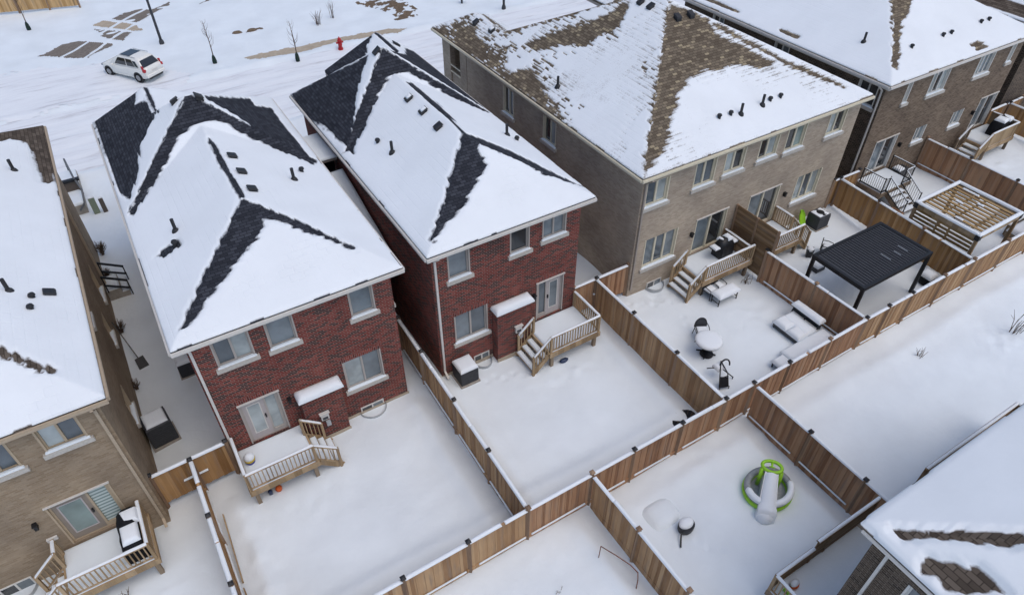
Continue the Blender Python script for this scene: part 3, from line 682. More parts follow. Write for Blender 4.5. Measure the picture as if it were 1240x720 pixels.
            mb.lathe([(.075, -.06), (.075, .15), (.115, .16), (.09, .23), (.03, .25)], (px, py, pz), 10)
            mb.build('exhaust_cap', M['dark_plastic'], ro)
    return ro

# ------------------------------------------------------------------ walls, windows, doors
def wall(house, fr, u0, u1, z0, z1, opens, mat, th=.24):
    """one brick wall with real openings; fr = (outward axis, plane)"""
    us = sorted({u0, u1, *[o[0] for o in opens], *[o[1] for o in opens]}); zs = sorted({z0, z1, *[o[2] for o in opens], *[o[3] for o in opens]})
    mb = MB()
    a, w = fr
    hole = lambda i, j: any(o[0] - 1e-6 <= (us[i] + us[i + 1]) / 2 <= o[1] + 1e-6 and o[2] <= (zs[j] + zs[j + 1]) / 2 <= o[3] for o in opens)
    P = lambda u, d, z: {'-y': (u, w - d, z), '+y': (u, w + d, z), '-x': (w - d, u, z), '+x': (w + d, u, z)}[a]
    flip = a in ('+y', '-x')
    def q(*v): mb.add(v if not flip else v[::-1], [(0, 1, 2, 3)])
    for i in range(len(us) - 1):
        for j in range(len(zs) - 1):
            if hole(i, j): continue
            q(P(us[i], 0, zs[j]), P(us[i + 1], 0, zs[j]), P(us[i + 1], 0, zs[j + 1]), P(us[i], 0, zs[j + 1]))
    for (a0, a1, b0, b1) in opens:
        q(P(a0, 0, b0), P(a0, 0, b1), P(a0, -th, b1), P(a0, -th, b0)); q(P(a1, 0, b1), P(a1, 0, b0), P(a1, -th, b0), P(a1, -th, b1))
        q(P(a0, 0, b1), P(a1, 0, b1), P(a1, -th, b1), P(a0, -th, b1)); q(P(a1, 0, b0), P(a0, 0, b0), P(a0, -th, b0), P(a1, -th, b0))
    return mb.build('wall', mat, house)

def window(house, fr, u0, u1, z0, z1, panes, frame, sill=True, snow=True, lintel=None, rec=.1, fw=.065):
    """frame + one pane per entry of PANES + stone sill with a ridge of snow"""
    mb = MB(); W = mb.wbox
    d0, d1 = -rec - .06, -rec + .02
    W(fr, u0, u1, d0, d1, z0, z0 + fw); W(fr, u0, u1, d0, d1, z1 - fw, z1)
    W(fr, u0, u0 + fw, d0, d1, z0 + fw, z1 - fw); W(fr, u1 - fw, u1, d0, d1, z0 + fw, z1 - fw)
    n = len(panes); wi = (u1 - u0 - 2 * fw)
    for k in range(1, n):
        c = u0 + fw + wi * k / n; W(fr, c - fw * .55, c + fw * .55, d0, d1 + .01, z0 + fw, z1 - fw)
    # brickmould standing just proud of the wall
    for a, b, c, d in ((u0 - .035, u0 + .02, z0, z1), (u1 - .02, u1 + .035, z0, z1)): W(fr, a, b, -rec, .015, c, d)
    f = mb.build('window', frame, house)
    for k, g in enumerate(panes):
        a = u0 + fw + wi * k / n + (fw * .55 if k else 0); b = u0 + fw + wi * (k + 1) / n - (fw * .55 if k < n - 1 else 0)
        MB().wbox(fr, a, b, d0 + .015, d0 + .035, z0 + fw, z1 - fw).build('pane', M[g], f)
    if sill:
        MB().wbox(fr, u0 - .14, u1 + .14, -rec, .11, z0 - .17, z0 - .003).build('sill', M['stone'], f)
        if snow:
            a, w = fr
            p = MB()
            if a == '-y': p.pillow(u0 - .07, u1 + .07, w - .075, w + rec - .02, z0 - .004, .055, .05, .45, .12, 3)
            elif a == '-x': p.pillow(w - .075, w + rec - .02, u0 - .07, u1 + .07, z0 - .004, .055, .05, .45, .12, 3)
            else: p.pillow(w - rec + .02, w + .075, u0 - .07, u1 + .07, z0 - .004, .055, .05, .45, .12, 3)
            p.build('snow_ledge', M['snow'], f, smooth=True)
    if lintel: MB().wbox(fr, u0 - .12, u1 + .12, -.05, .006, z1 + .002, z1 + .235).build('lintel', lintel, f)
    return f

def patio_door(house, fr, u0, u1, z0, z1, kind, frame, leaf=None, lintel=None, flash=True):
    """sliding door of two glazed leaves, or a hinged door beside a fixed light"""
    mb = MB(); W = mb.wbox; rec = .1; fw = .08; d0, d1 = -rec - .08, -rec + .03
    W(fr, u0, u1, d0, d1, z1 - fw, z1); W(fr, u0, u1, d0, d1, z0, z0 + .05)
    W(fr, u0, u0 + fw, d0, d1, z0 + .05, z1 - fw); W(fr, u1 - fw, u1, d0, d1, z0 + .05, z1 - fw)
    for a, b in ((u0 - .035, u0 + .02), (u1 - .02, u1 + .035)): W(fr, a, b, -rec, .015, z0, z1)
    if kind == 'slide':
        m = (u0 + u1) / 2; W(fr, m - .05, m + .05, d0, d1 + .01, z0 + .05, z1 - fw)
    f = mb.build('patio_door', frame, house)
    if kind == 'slide':
        for a, b, g in ((u0 + fw, m - .05, 'glass_mid'), (m + .05, u1 - fw, 'glass_dark')):
            MB().wbox(fr, a, b, d0 + .02, d0 + .04, z0 + .05, z1 - fw).build('pane', M[g], f)
    else:
        side = kind[0]; wdoor = (u1 - u0) * .6
        if side == 'l': a0, a1, b0, b1 = u0 + fw, u0 + wdoor, u0 + wdoor, u1 - fw
        else: a0, a1, b0, b1 = u1 - wdoor, u1 - fw, u0 + fw, u1 - wdoor
        lf = MB(); lf.wbox(fr, a0, a1, d0 + .02, d1 - .02, z0 + .05, z1 - fw)
        lo = lf.build('door_leaf', leaf, f)
        g = MB().wbox(fr, a0 + .17, a1 - .17, d1 - .02, d1 - .012, z0 + .38, z1 - fw - .2).build('pane', M[kind[1]], f)
        tr = MB()
        for q in ((a0 + .13, a0 + .17), (a1 - .17, a1 - .13)): tr.wbox(fr, *q, d1 - .02, d1 - .004, z0 + .34, z1 - fw - .16)
        for q in ((z0 + .34, z0 + .38), (z1 - fw - .2, z1 - fw - .16)): tr.wbox(fr, a0 + .17, a1 - .17, d1 - .02, d1 - .004, *q)
        tr.build('pane_trim', M['door_grey' if leaf == M['door_taupe'] else 'trim_white'], f)
        hx = a1 - .07 if side == 'l' else a0 + .07
        MB().wbox(fr, hx - .025, hx + .025, d1 - .02, d1 + .05, z0 + 1.0, z0 + 1.16).build('handle', M['black_metal'], f)
        ed = MB(); 
        for q in ((b0, b0 + .07), (b1 - .05, b1)): ed.wbox(fr, *q, d0 + .01, d1 - .01, z0 + .05, z1 - fw)
        ed.wbox(fr, b0 + .07, b1 - .05, d0 + .01, d1 - .01, z0 + .05, z0 + .2)
        ed.build('side_light', frame, f)
        MB().wbox(fr, b0 + .07, b1 - .05, d0 + .03, d0 + .05, z0 + .2, z1 - fw).build('pane', M[kind[2]], f)
    if flash: MB().wbox(fr, u0 - .06, u1 + .06, -.02, .06, z1 + .003, z1 + .05).build('drip_cap', M['trim_white'], f)
    if lintel: MB().wbox(fr, u0 - .12, u1 + .12, -.05, .006, z1 + .06, z1 + .28).build('lintel', lintel, f)
    return f

def basement_window(house, fr, u0, u1, z0, z1):
    mb = MB(); W = mb.wbox; m = (u0 + u1) / 2
    for q in ((u0, u1, z0, z0 + .05), (u0, u1, z1 - .05, z1), (u0, u0 + .05, z0 + .05, z1 - .05), (u1 - .05, u1, z0 + .05, z1 - .05), (m - .03, m + .03, z0 + .05, z1 - .05)):
        W(fr, q[0], q[1], -.05, .03, q[2], q[3])
    f = mb.build('basement_window', M['frame_white'], house)
    MB().wbox(fr, u0 + .05, m - .03, .004, .014, z0 + .05, z1 - .05).build('pane', M['glass_dark'], f)
    MB().wbox(fr, m + .03, u1 - .05, .004, .014, z0 + .05, z1 - .05).build('pane', M['glass_mid'], f)
    w = fr[1]; pts = []
    for k in range(13):
        a = math.pi * k / 12; pts.append((m - (u1 - u0) * .56 * math.cos(a), w - .02 - .5 * math.sin(a), .1))
    MB().tube(pts, .013, 6).build('window_well', M['galv'], f, smooth=True)
    sh = MB()
    for p, q in zip(pts[:-1], pts[1:]): sh.add([(p[0], p[1], -.3), (q[0], q[1], -.3), (q[0], q[1], .1), (p[0], p[1], .1)], [(0, 1, 2, 3)])
    sh.build('well_lining', M['galv'], f)

def eaves(house, rects, trim, gut, gutters):
    mb = MB()
    for k, (x0, x1, y0, y1) in enumerate(rects): mb.box(x0 + .04, x1 - .04, y0 + .04, y1 - .04, 6.50 + .003 * k, 6.70 + .003 * k)
    mb.build('soffit', trim, house)
    for fr, a, b in gutters:
        g = MB(); g.wbox(fr, a, b, -.03, .07, 6.60, 6.735); g.wbox(fr, a, b, .0701, .085, 6.62, 6.71)
        g.build('gutter', gut, house)

def downpipe(house, fr, u, mat, z0=.25, d=.06, kick=True):
    w = fr[1]
    P = lambda uu, dd, z: {'-y': (uu, w - dd, z), '-x': (w - dd, uu, z), '+x': (w + dd, uu, z)}[fr[0]]
    mb = MB(); pts = [P(u, .42, 6.58), P(u, .3, 6.46), P(u, d, 6.28), P(u, d, z0 + .12)]
    if kick: pts.append(P(u, d + .3, z0 - .05))
    for p, q in zip(pts[:-1], pts[1:]): mb.bar(p, q, .085, .065)
    mb.build('downpipe', mat, house)

def wall_lamp(house, fr, u, z):
    mb = MB(); mb.wbox(fr, u - .06, u + .06, 0, .03, z - .1, z + .1); mb.wbox(fr, u - .05, u + .05, .03, .16, z - .13, z + .06); mb.wbox(fr, u - .07, u + .07, .02, .18, z + .06, z + .1)
    mb.build('wall_lamp', M['black_metal'], house)

def meter(house, fr, u, z):
    mb = MB(); mb.wbox(fr, u - .15, u + .15, 0, .09, z - .02, z + .32); mb.wbox(fr, u - .19, u + .19, 0, .14, z + .32, z + .36)
    m = mb.build('wall_vent', M['trim_white'], house)
    MB().wbox(fr, u - .1, u + .1, .09, .1, z + .02, z + .14).build('louvre', M['dark_grey'], m)
    k = MB(); k.wbox(fr, u - .02, u + .14, .092, .19, z - .3, z - .06); k.build('outlet_box', M['galv'], m)

def bumpout(house, Y, x0, x1, d, z1, mat):
    mb = MB(); c = .0
    mb.box(x0, x1, Y - d, Y - .003, -.2, z1)
    b = mb.build('chimney_bay', mat, house)
    # sloped cap to the wall, covered in snow
    cp = MB(); cp.add([(x0 - .06, Y - d - .07, z1 + .003), (x1 + .06, Y - d - .07, z1 + .003), (x1 + .06, Y - .004, z1 + .003), (x0 - .06, Y - .004, z1 + .003), (x0 - .06, Y - d - .07, z1 + .05), (x1 + .06, Y - d - .07, z1 + .05), (x1 + .06, Y - .004, z1 + .17), (x0 - .06, Y - .004, z1 + .17)],
           [(0, 3, 2, 1), (4, 5, 6, 7), (0, 1, 5, 4), (1, 2, 6, 5), (2, 3, 7, 6), (3, 0, 4, 7)])
    cp.build('bay_cap', M['stone'], b)
    s = MB(); s.pillow(x0 - .1, x1 + .1, Y - d - .16, Y - .01, z1 + .045, .24, .22, .1, .15, 2)
    s.build('snow_cap', M['snow_roof'], b, smooth=True)

SOL = M['soldier_red']
# ---- the two red houses
def red_house(k, label, x0, x1, Yw, y1, wins, door, bay, base, vent, slate=M['shingle_slate']):
    h = thing('brick_house', label, 'house', ((x0 + x1) / 2, (Yw + y1) / 2, 0))
    fr = ('-y', Yw); fl = ('-x', x0); fg = ('+x', x1)
    ops = [(a, b, c, d) for a, b, c, d, p in wins] + [(door[0], door[1], .97, 3.07)]
    wall(h, fr, x0, x1, -.4, 6.52, ops, M['brick_red'])
    side = [] if k == 'C' else [(16.9 + 1.4, 16.9 + 2.1, 4.8, 6.1)]
    wall(h, fl, Yw + .003, y1, -.4, 6.52, [], M['brick_red'])
    wall(h, fg, Yw + .003, y1, -.4, 6.52, side, M['brick_red'])
    wall(h, ('+y', y1 + .003), x0, x1, -.4, 6.52, [], M['brick_red'])
    for a, b, c, d, p in wins: window(h, fr, a, b, c, d, p, M['frame_greige'], lintel=SOL)
    for s in side: window(h, fg, *s, ['glass_dark'], M['frame_greige'], sill=True, snow=False)
    patio_door(h, fr, door[0], door[1], .97, 3.07, door[2], M['frame_greige'], M['door_grey'], lintel=SOL)
    bumpout(h, Yw, *bay, M['brick_red'])
    fd = MB()
    for q in ((x0 - .03, bay[0] - .03), (bay[1] + .03, x1 + .03)): fd.box(q[0], q[1], Yw - .05, Yw - .002, -.4, .1)
    fd.box(bay[0] - .03, bay[1] + .03, Yw - bay[2] - .05, Yw - bay[2] - .002, -.4, .1)
    fd.build('foundation_ledge', M['sidewalk'], h)
    basement_window(h, fr, *base)
    meter(h, ('-y', Yw - bay[2]), vent[0], vent[1])
    return h

hB = red_house('B', 'red brick house on the open alley, three black vents in a row on its roof', -.9, 6.03, 18.0, 32.2,
    [(-.17, .98, 5.1, 6.24, ['glass_blue', 'glass_pale']), (1.55, 2.44, 5.04, 6.24, ['glass_mid']), (4.45, 5.3, 5.05, 6.24, ['glass_mid']), (3.73, 5.18, 1.58, 3.1, ['glass_pale', 'glass_mid'])],
    (-.11, 1.26, ('l', 'glass_pale', 'glass_pale')), (1.85, 3.36, .42, 2.48), (4.0, 4.97, -.2, .33), (2.53, 1.15))
roof(hB, 'B', M['shingle_slate'])
eaves(hB, [(-1.27, 6.4, 17.62, 32.6), (-1.27, 3.83, 32.603, 34.4)], M['trim_taupe'], M['trim_white'],
      [(('-y', 17.62), -1.3, 6.43), (('-x', -1.27), 17.65, 34.4), (('+x', 6.4), 17.65, 32.6)])
downpipe(hB, ('-y', 18.0), -.80, M['trim_white'])
wall_lamp(hB, ('-y', 18.0), 1.55, 2.45)
MB().box(-.8, 3.6, 32.3, 34.1, -.4, 6.5).build('front_wing', M['brick_red'], hB)

hC = red_house('C', 'red brick house beside the wide taupe house, snow topped vents on its roof', 7.62, 14.28, 18.0, 32.0,
    [(8.3, 9.17, 5.05, 6.27, ['glass_mid']), (11.0, 11.83, 5.15, 6.3, ['glass_dark']), (12.49, 13.56, 5.28, 6.34, ['glass_mid', 'glass_mid']), (8.4, 9.85, 1.65, 3.12, ['glass_mid', 'glass_blue'])],
    (12.3, 13.62, ('r', 'glass_mid', 'glass_blue')), (10.1, 11.72, .42, 2.72), (9.15, 9.9, -.2, .42), (11.1, 1.3))
roof(hC, 'C', M['shingle_slate'])
eaves(hC, [(7.33, 14.66, 17.62, 32.5), (9.66, 14.66, 32.503, 34.2)], M['trim_taupe'], M['trim_white'],
      [(('-y', 17.62), 7.3, 14.69), (('-x', 7.33), 17.65, 32.5), (('+x', 14.66), 17.65, 34.2)])
downpipe(hC, ('-y', 18.0), 7.74, M['trim_white'])
wall_lamp(hC, ('-y', 18.0), 12.12, 2.5)
MB().box(9.9, 14.2, 32.1, 33.9, -.4, 6.5).build('front_wing', M['brick_red'], hC)
# low roof over the passage that links the two red houses
lk = thing('link_roof', 'low snow covered roof sloping in the gap between the two red houses', 'roof', (6.9, 24, 0))
MB().add([(6.1, 21.0, 3.9), (7.55, 21.0, 3.9), (7.55, 26.6, 5.55), (6.1, 26.6, 5.55), (6.1, 21.0, 3.7), (7.55, 21.0, 3.7), (7.55, 26.6, 5.35), (6.1, 26.6, 5.35)],
         [(0, 1, 2, 3), (7, 6, 5, 4), (0, 4, 5, 1), (1, 5, 6, 2), (2, 6, 7, 3), (3, 7, 4, 0)]).build('roof_deck', M['shingle_slate'], lk)
X_, Y_ = np.meshgrid(np.linspace(6.1, 7.5, 12), np.linspace(21.0, 26.55, 60), indexing='ij')
grid_object('snow_cover', X_, Y_, 3.9 + (Y_ - 21) * .2946 + .06 + .07 * vnoise(X_, Y_, .8, 3) + .05 * (X_ - 6.1), M['snow'], lk, skirt=3.88 + (Y_ - 21) * .2946, smooth=True)
MB().box(6.1, 7.55, 27.3, 29.7, 5.75, 5.9).build('upper_slab', M['trim_taupe'], lk)
s = MB(); s.pillow(6.1, 7.55, 27.25, 29.7, 5.9, .1, .1); s.build('upper_snow', M['snow'], lk, smooth=True)
MB().box(6.65, 6.95, 25.0, 25.3, 5.0, 5.4).build('vent_box', M['dark_plastic'], lk)
MB().box(6.1, 7.55, 26.62, 27.2, 0, 5.35).build('recess_shade', M['cloth_black'], lk); MB().box(6.1, 7.55, 27.9, 28.1, 0, 5.74).build('recess_shade', M['cloth_black'], lk)  # black blocks stand in for the shade inside the recess

# ---- taupe semi
hD = thing('brick_house', 'wide taupe brick house, its brown shingle roof half bare of snow', 'house', (24.5, 26, 0))
xa, xb, Yd = 17.42, 31.25, 17.95
W2 = ['glass_mid', 'glass_dark']
winsD = [(17.68, 18.9, 4.95, 6.18, ['glass_blue', 'glass_pale']), (20.42, 21.62, 4.98, 6.25, ['glass_mid', 'glass_blue']), (22.2, 23.42, 5.1, 6.2, ['glass_pale', 'glass_dark']),
         (24.35, 25.55, 5.15, 6.22, ['glass_dark', 'glass_pale']), (26.15, 27.4, 5.05, 6.25, ['glass_dark', 'glass_teal']), (29.05, 30.25, 5.05, 6.24, ['glass_pale', 'glass_dark']),
         (18.1, 20.0, 1.4, 3.05, ['glass_mid', 'glass_blue', 'glass_mid']), (27.98, 29.78, 1.52, 3.08, ['glass_pale', 'glass_blue', 'glass_pale'])]
wall(hD, ('-y', Yd), xa, xb, -.4, 6.52, [w[:4] for w in winsD] + [(21.2, 23.15, .97, 3.0), (24.65, 26.72, .97, 3.1)], M['brick_taupe'])
winsL = [(24.35, 25.4, 4.8, 6.1, ['glass_pale', 'glass_dark']), (28.2, 29.2, 4.65, 6.1, ['glass_mid', 'glass_dark'])]
wall(hD, ('-x', xa), Yd + .003, 33.2, -.4, 6.52, [w[:4] for w in winsL] , M['brick_taupe'])
wall(hD, ('+x', xb), Yd + .003, 33.2, -.4, 6.52, [], M['brick_taupe']); wall(hD, ('+y', 33.2), xa, xb, -.4, 6.52, [], M['brick_taupe'])
for w in winsD: window(hD, ('-y', Yd), *w[:4], w[4], M['frame_cream'], fw=.09)
for w in winsL: window(hD, ('-x', xa), *w[:4], w[4], M['frame_cream'])
patio_door(hD, ('-y', Yd), 21.2, 23.15, .97, 3.0, 'slide', M['frame_cream']); patio_door(hD, ('-y', Yd), 24.65, 26.72, .97, 3.1, 'slide', M['frame_cream'])
basement_window(hD, ('-y', Yd), 18.6, 19.5, -.2, .3)
wall_lamp(hD, ('-y', Yd), 20.95, 2.3); wall_lamp(hD, ('-y', Yd), 27.2, 2.4)
pw = MB(); pw.box(17.5, 20.6, 35.9, 36.3, -.4, 6.5); pw.box(17.42, 17.75, 35.2, 35.9, -.4, 6.5); pw.box(17.42, 20.6, 33.25, 34.0, -.4, 6.5); pw.box(17.5, 20.6, 34.0, 35.9, -.4, 4.5)
pw.build('porch_wing', M['brick_taupe'], hD)
rl = MB(); rl.bar((17.44, 34.0, 5.0), (17.44, 35.2, 5.0), .06, .06); rl.bar((17.44, 34.0, 4.62), (17.44, 35.2, 4.62), .06, .06); rl.build('balcony_rail', M['frame_cream'], hD)
roof(hD, 'D', M['shingle_brown'], thick=.045, jag=.10, hatch=.045, step=.05)
eaves(hD, [(17.05, 31.45, 17.62, 33.6), (17.05, 20.8, 33.603, 36.6), (27.7, 31.45, 33.603, 36.6)], M['trim_taupe'], M['frame_cream'],
      [(('-y', 17.62), 17.02, 31.48), (('-x', 17.05), 17.65, 36.6), (('+x', 31.45), 17.65, 36.6)])
downpipe(hD, ('-y', Yd), 17.55, M['trim_taupe'], kick=False)
for y, z in ((22.0, 1.2), (20.6, .8), (19.2, .7)):
    MB().wbox(('+x', 14.28), y - .12, y + .12, 0, .1, z, z + .25).build('wall_vent', M['trim_white'], hC)

# ---- dark brown house
hE = thing('brick_house', 'dark brown brick house with tall white framed windows and black railings at its door', 'house', (39.5, 26, 0))
xa, xb, Ye = 33.3, 45.85, 18.15
winsE = [(35.28, 35.62, 5.1, 6.34, ['glass_pale']), (37.42, 38.88, 5.0, 6.33, ['glass_pale', 'glass_dark', 'glass_pale']), (41.65, 43.05, 5.04, 6.38, ['glass_pale', 'glass_mid', 'glass_mid']),
         (44.72, 45.1, 5.2, 6.38, ['glass_pale']), (37.97, 38.88, 1.97, 2.9, ['glass_mid', 'glass_mid']), (41.42, 42.4, 1.99, 2.95, ['glass_mid', 'glass_mid'])]
wall(hE, ('-y', Ye), xa, xb, -.4, 6.52, [w[:4] for w in winsE] + [(34.4, 36.25, 1.0, 3.05), (44.0, 45.8 - .1, 1.0, 3.15)], M['brick_brown'])
winsEl = [(18.55, 19.65, 5.2, 6.4, ['glass_dark', 'glass_dark']), (24.4, 25.4, 5.4, 6.35, ['glass_mid', 'glass_dark']), (29.5, 30.4, 5.4, 6.35, ['glass_mid', 'glass_dark'])]
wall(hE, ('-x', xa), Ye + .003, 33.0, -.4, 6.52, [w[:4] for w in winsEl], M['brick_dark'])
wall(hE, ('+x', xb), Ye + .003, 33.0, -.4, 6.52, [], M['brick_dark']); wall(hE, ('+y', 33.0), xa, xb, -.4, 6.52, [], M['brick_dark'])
for w in winsE: window(hE, ('-y', Ye), *w[:4], w[4], M['frame_white'])
for w in winsEl: window(hE, ('-x', xa), *w[:4], w[4], M['frame_white'])
patio_door(hE, ('-y', Ye), 34.4, 36.25, 1.0, 3.05, 'slide', M['frame_white']); patio_door(hE, ('-y', Ye), 44.0, 45.7, 1.0, 3.15, 'slide', M['frame_white'])
wall_lamp(hE, ('-y', Ye), 36.7, 2.3); wall_lamp(hE, ('-y', Ye), 43.55, 2.4)
roof(hE, 'E', M['shingle_brown'], thick=.06, jag=.10, step=.07)
eaves(hE, [(32.95, 46.2, 17.78, 33.2)], M['trim_white'], M['trim_white'], [(('-y', 17.78), 32.92, 46.23), (('-x', 32.95), 17.8, 33.2), (('+x', 46.2), 17.8, 33.2)])
downpipe(hE, ('-x', xa), 18.3, M['trim_white'], kick=False)

# ---- tan house by the alley
hA = thing('brick_house', 'tan brick house across the snowy alley from a red house', 'house', (-9.8, 26, 0))
xa, xb, Ya = -16.2, -3.52, 17.1
winsA = [(-5.24, -4.18, 5.28, 6.27, ['glass_pale', 'glass_blue']), (-6.95, -5.97, 5.12, 6.27, ['glass_blue', 'glass_blue'])]
wall(hA, ('-y', Ya), xa, xb, -.4, 6.52, [w[:4] for w in winsA] + [(-6.2, -4.46, 1.0, 3.1)], M['brick_tan'])
winsAr = [(20.7, 21.7, 1.5, 2.6, ['glass_dark']), (25.2, 26.0, 1.7, 2.8, ['glass_dark']), (28.4, 29.4, 1.6, 2.9, ['glass_dark']), (22.6, 23.3, 4.9, 6.1, ['glass_dark'])]
wall(hA, ('+x', xb), Ya + .003, 35.0, -.4, 6.52, [w[:4] for w in winsAr], M['brick_tan'])
wall(hA, ('-x', xa), Ya + .003, 35.0, -.4, 6.52, [], M['brick_tan']); wall(hA, ('+y', 35.0), xa, xb, -.4, 6.52, [], M['brick_tan'])
for w in winsA: window(hA, ('-y', Ya), *w[:4], w[4], M['frame_beige'])
for w in winsAr: window(hA, ('+x', xb), *w[:4], w[4], M['frame_beige'])
patio_door(hA, ('-y', Ya), -6.2, -4.46, 1.0, 3.1, ('l', 'glass_teal', 'blind'), M['frame_beige'], M['door_taupe'])
basement_window(hA, ('-y', Ya), -8.65, -7.72, -.15, .4); wall_lamp(hA, ('-y', Ya), -6.68, 2.6)
roof(hA, 'A', M['shingle_umber'], thick=.08, jag=.06, step=.065, bias=.05)
eaves(hA, [(-16.6, -3.2, 16.75, 35.35)], M['trim_beige'], M['trim_beige'], [(('-y', 16.75), -16.6, -3.17), (('+x', -3.2), 16.8, 35.35)])
downpipe(hA, ('-y', Ya), -3.66, M['trim_beige'])
MB().bar((-3.44, 31.0, 6.3), (-3.44, 31.0, .3), .09, .07).build('downpipe', M['trim_beige'], hA)
MB().box(-6.72, -6.42, 17.02, 17.095, 1.62, 1.76).build('wall_vent', M['frame_white'], hA)

# ---- neighbour with its roof towards the camera
hF = thing('brick_house', 'house with thick roof snow split by one bare brown hip strip', 'house', (17.4, -4.5, 0))
xa, xb = 11.9, 22.9
winF = [(-2.2, -.1 + .95, 4.4, 5.9)]
wall(hF, ('-x', xa), -11.7, 2.62, -.4, 6.5, [(.2, 1.5, 4.6, 6.1)], M['brick_dark']); wall(hF, ('+y', 2.623), xa, xb, -.4, 6.5, [], M['brick_dark'])
wall(hF, ('+x', xb), -11.7, 2.62, -.4, 6.5, [], M['brick_dark']); wall(hF, ('-y', -11.7), xa, xb, -.4, 6.5, [], M['brick_dark'])
window(hF, ('-x', xa), .2, 1.5, 4.6, 6.1, ['glass_mid', 'glass_blue'], M['frame_white'])
roof(hF, 'F', M['shingle_umber'], thick=.13, jag=.03, step=.05, bias=.0)
eaves(hF, [(11.8, 23.2, -12, 2.92)], M['trim_white'], M['trim_white'], [(('-x', 11.74), -12, 2.9)])
MB().bar((11.84, 2.2, 6.45), (11.84, 2.2, .3), .1, .07).build('downpipe', M['trim_white'], hF)

# ---- the last wall of the row
hG = thing('brick_house', 'last dark brick house of the row, only side wall and roof edge in view', 'house', (53, 26, 0))
wall(hG, ('-x', 47.4), 18.4, 34, -.4, 6.5, [(19.0, 20.0, 2.0, 3.6)], M['brick_dark']); wall(hG, ('-y', 18.4), 47.4, 60, -.4, 6.5, [], M['brick_dark'])
wall(hG, ('+y', 34), 47.4, 60, -.4, 6.5, [], M['brick_dark']); wall(hG, ('+x', 60), 18.4, 34, -.4, 6.5, [], M['brick_dark'])
window(hG, ('-x', 47.4), 19.0, 20.0, 2.0, 3.6, ['glass_dark', 'glass_dark'], M['frame_white'])
ROOFS['G'] = [(47.0, 60.4, 18.0, 34.4, .5, .5, .5, .5)]; BARE['G'] = [[(47.2, 18.5), (47.2, 26), (48.2, 26), (48.0, 19.4)]]; VENT['G'] = []
roof(hG, 'G', M['shingle_umber'], thick=.10, step=.12)
eaves(hG, [(47.0, 60.4, 18.0, 34.4)], M['trim_white'], M['trim_white'], [(('-x', 47.0), 18, 34.4), (('-y', 18.0), 47, 60.4)])
# ------------------------------------------------------------------ board fences
def fence(label, a, b, posts=None, mat='fence', top=1.8, end0=True, end1=True, rail=-1, caps=True, snow=True, kick=True, darkcaps=False, group='wooden board fences between the yards', low=0.02):
    """a run of fence from a to b: posts every 2.4 m, a boarded panel per bay; RAIL: side (+1 left of a->b) whose bottom rail holds a line of snow"""
    a, b = Vector((*a, 0)), Vector((*b, 0)); L = (b - a).length; ang = math.atan2(b.y - a.y, b.x - a.x)
    t = thing('wooden_fence', label, 'fence', (a.x, a.y, 0), ang, group)
    ORG[t] = (0, 0, 0)
    n = max(1, round(L / 2.42)) if posts is None else len(posts) - 1
    ps = [L * k / n for k in range(n + 1)] if posts is None else posts
    m = M[mat]; rnd = random.Random(int(abs(a.x * 31 + a.y * 17 + b.x * 7)))
    for k, p in enumerate(ps):
        if (k == 0 and not end0) or (k == n and not end1): continue
        lean = rnd.uniform(-.02, .02)
        mb = MB(); mb.bar((p, 0, -.3), (p + lean, lean, top + .1), .125, .125)
        po = mb.build('post', M['post'], t)
        if caps:
            c = MB(); dk = darkcaps or rnd.random() < .55
            c.add([(p - .08, -.08, top + .1), (p + .08, -.08, top + .1), (p + .08, .08, top + .1), (p - .08, .08, top + .1), (p - .08, -.08, top + .14), (p + .08, -.08, top + .14), (p + .08, .08, top + .14), (p - .08, .08, top + .14), (p, 0, top + .2)],
                  [(0, 3, 2, 1), (0, 1, 5, 4), (1, 2, 6, 5), (2, 3, 7, 6), (3, 0, 4, 7), (4, 5, 8), (5, 6, 8), (6, 7, 8), (7, 4, 8)])
            c.build('post_cap', M['dark_plastic' if dk else 'post'], po)
    for k in range(n):
        p, q = ps[k] + .055, ps[k + 1] - .055
        mb = MB(); nb = max(1, int((q - p) / .142)); w = (q - p) / nb
        for j in range(nb):
            u = p + j * w; dz = rnd.uniform(-.012, .012); dd = (.007 if j % 2 else -.007) + rnd.uniform(-.002, .002); ov = .006 if j % 2 else -.003
            mb.box(u - ov, u + w + ov, dd - .008, dd + .008, .20 + dz, top - .05 + dz)
        mb.box(p, q, -.045, .045, top - .05, top)
        if kick: mb.box(p, q, -.02, .02, -.1, .19); 
        mb.box(p, q, -.042 if rail < 0 else -.0, .042 if rail > 0 else 0.0, .16, .215) if kick else None
        pa = mb.build('panel', m, t)
        if kick:
            s = MB(); y0, y1 = (-.085, -.02) if rail < 0 else (.02, .085)
            s.pillow(p + rnd.uniform(0, .25), q - rnd.uniform(0, .3), y0, y1, .212, .05, .03, .3, .2, 2); s.build('rail_snow', M['snow'], pa, smooth=True)
        if snow:
            s = MB(); u0 = p - .01
            while u0 < q - .1:
                u1 = min(q + .01, u0 + rnd.uniform(.9, 2.6))
                if q - u1 < .3: u1 = q + .01
                o_ = rnd.uniform(-.012, .012); s.pillow(u0, u1, -.072 + o_, .072 + o_, top + .001, rnd.uniform(.045, .095), .065, .35, .14, rnd.randint(0, 9))
                u0 = u1 + (0.0 if rnd.random() < .6 else rnd.uniform(.02, .16))
            s.build('snow_cap', M['snow_roof'], pa, smooth=True)
    return t

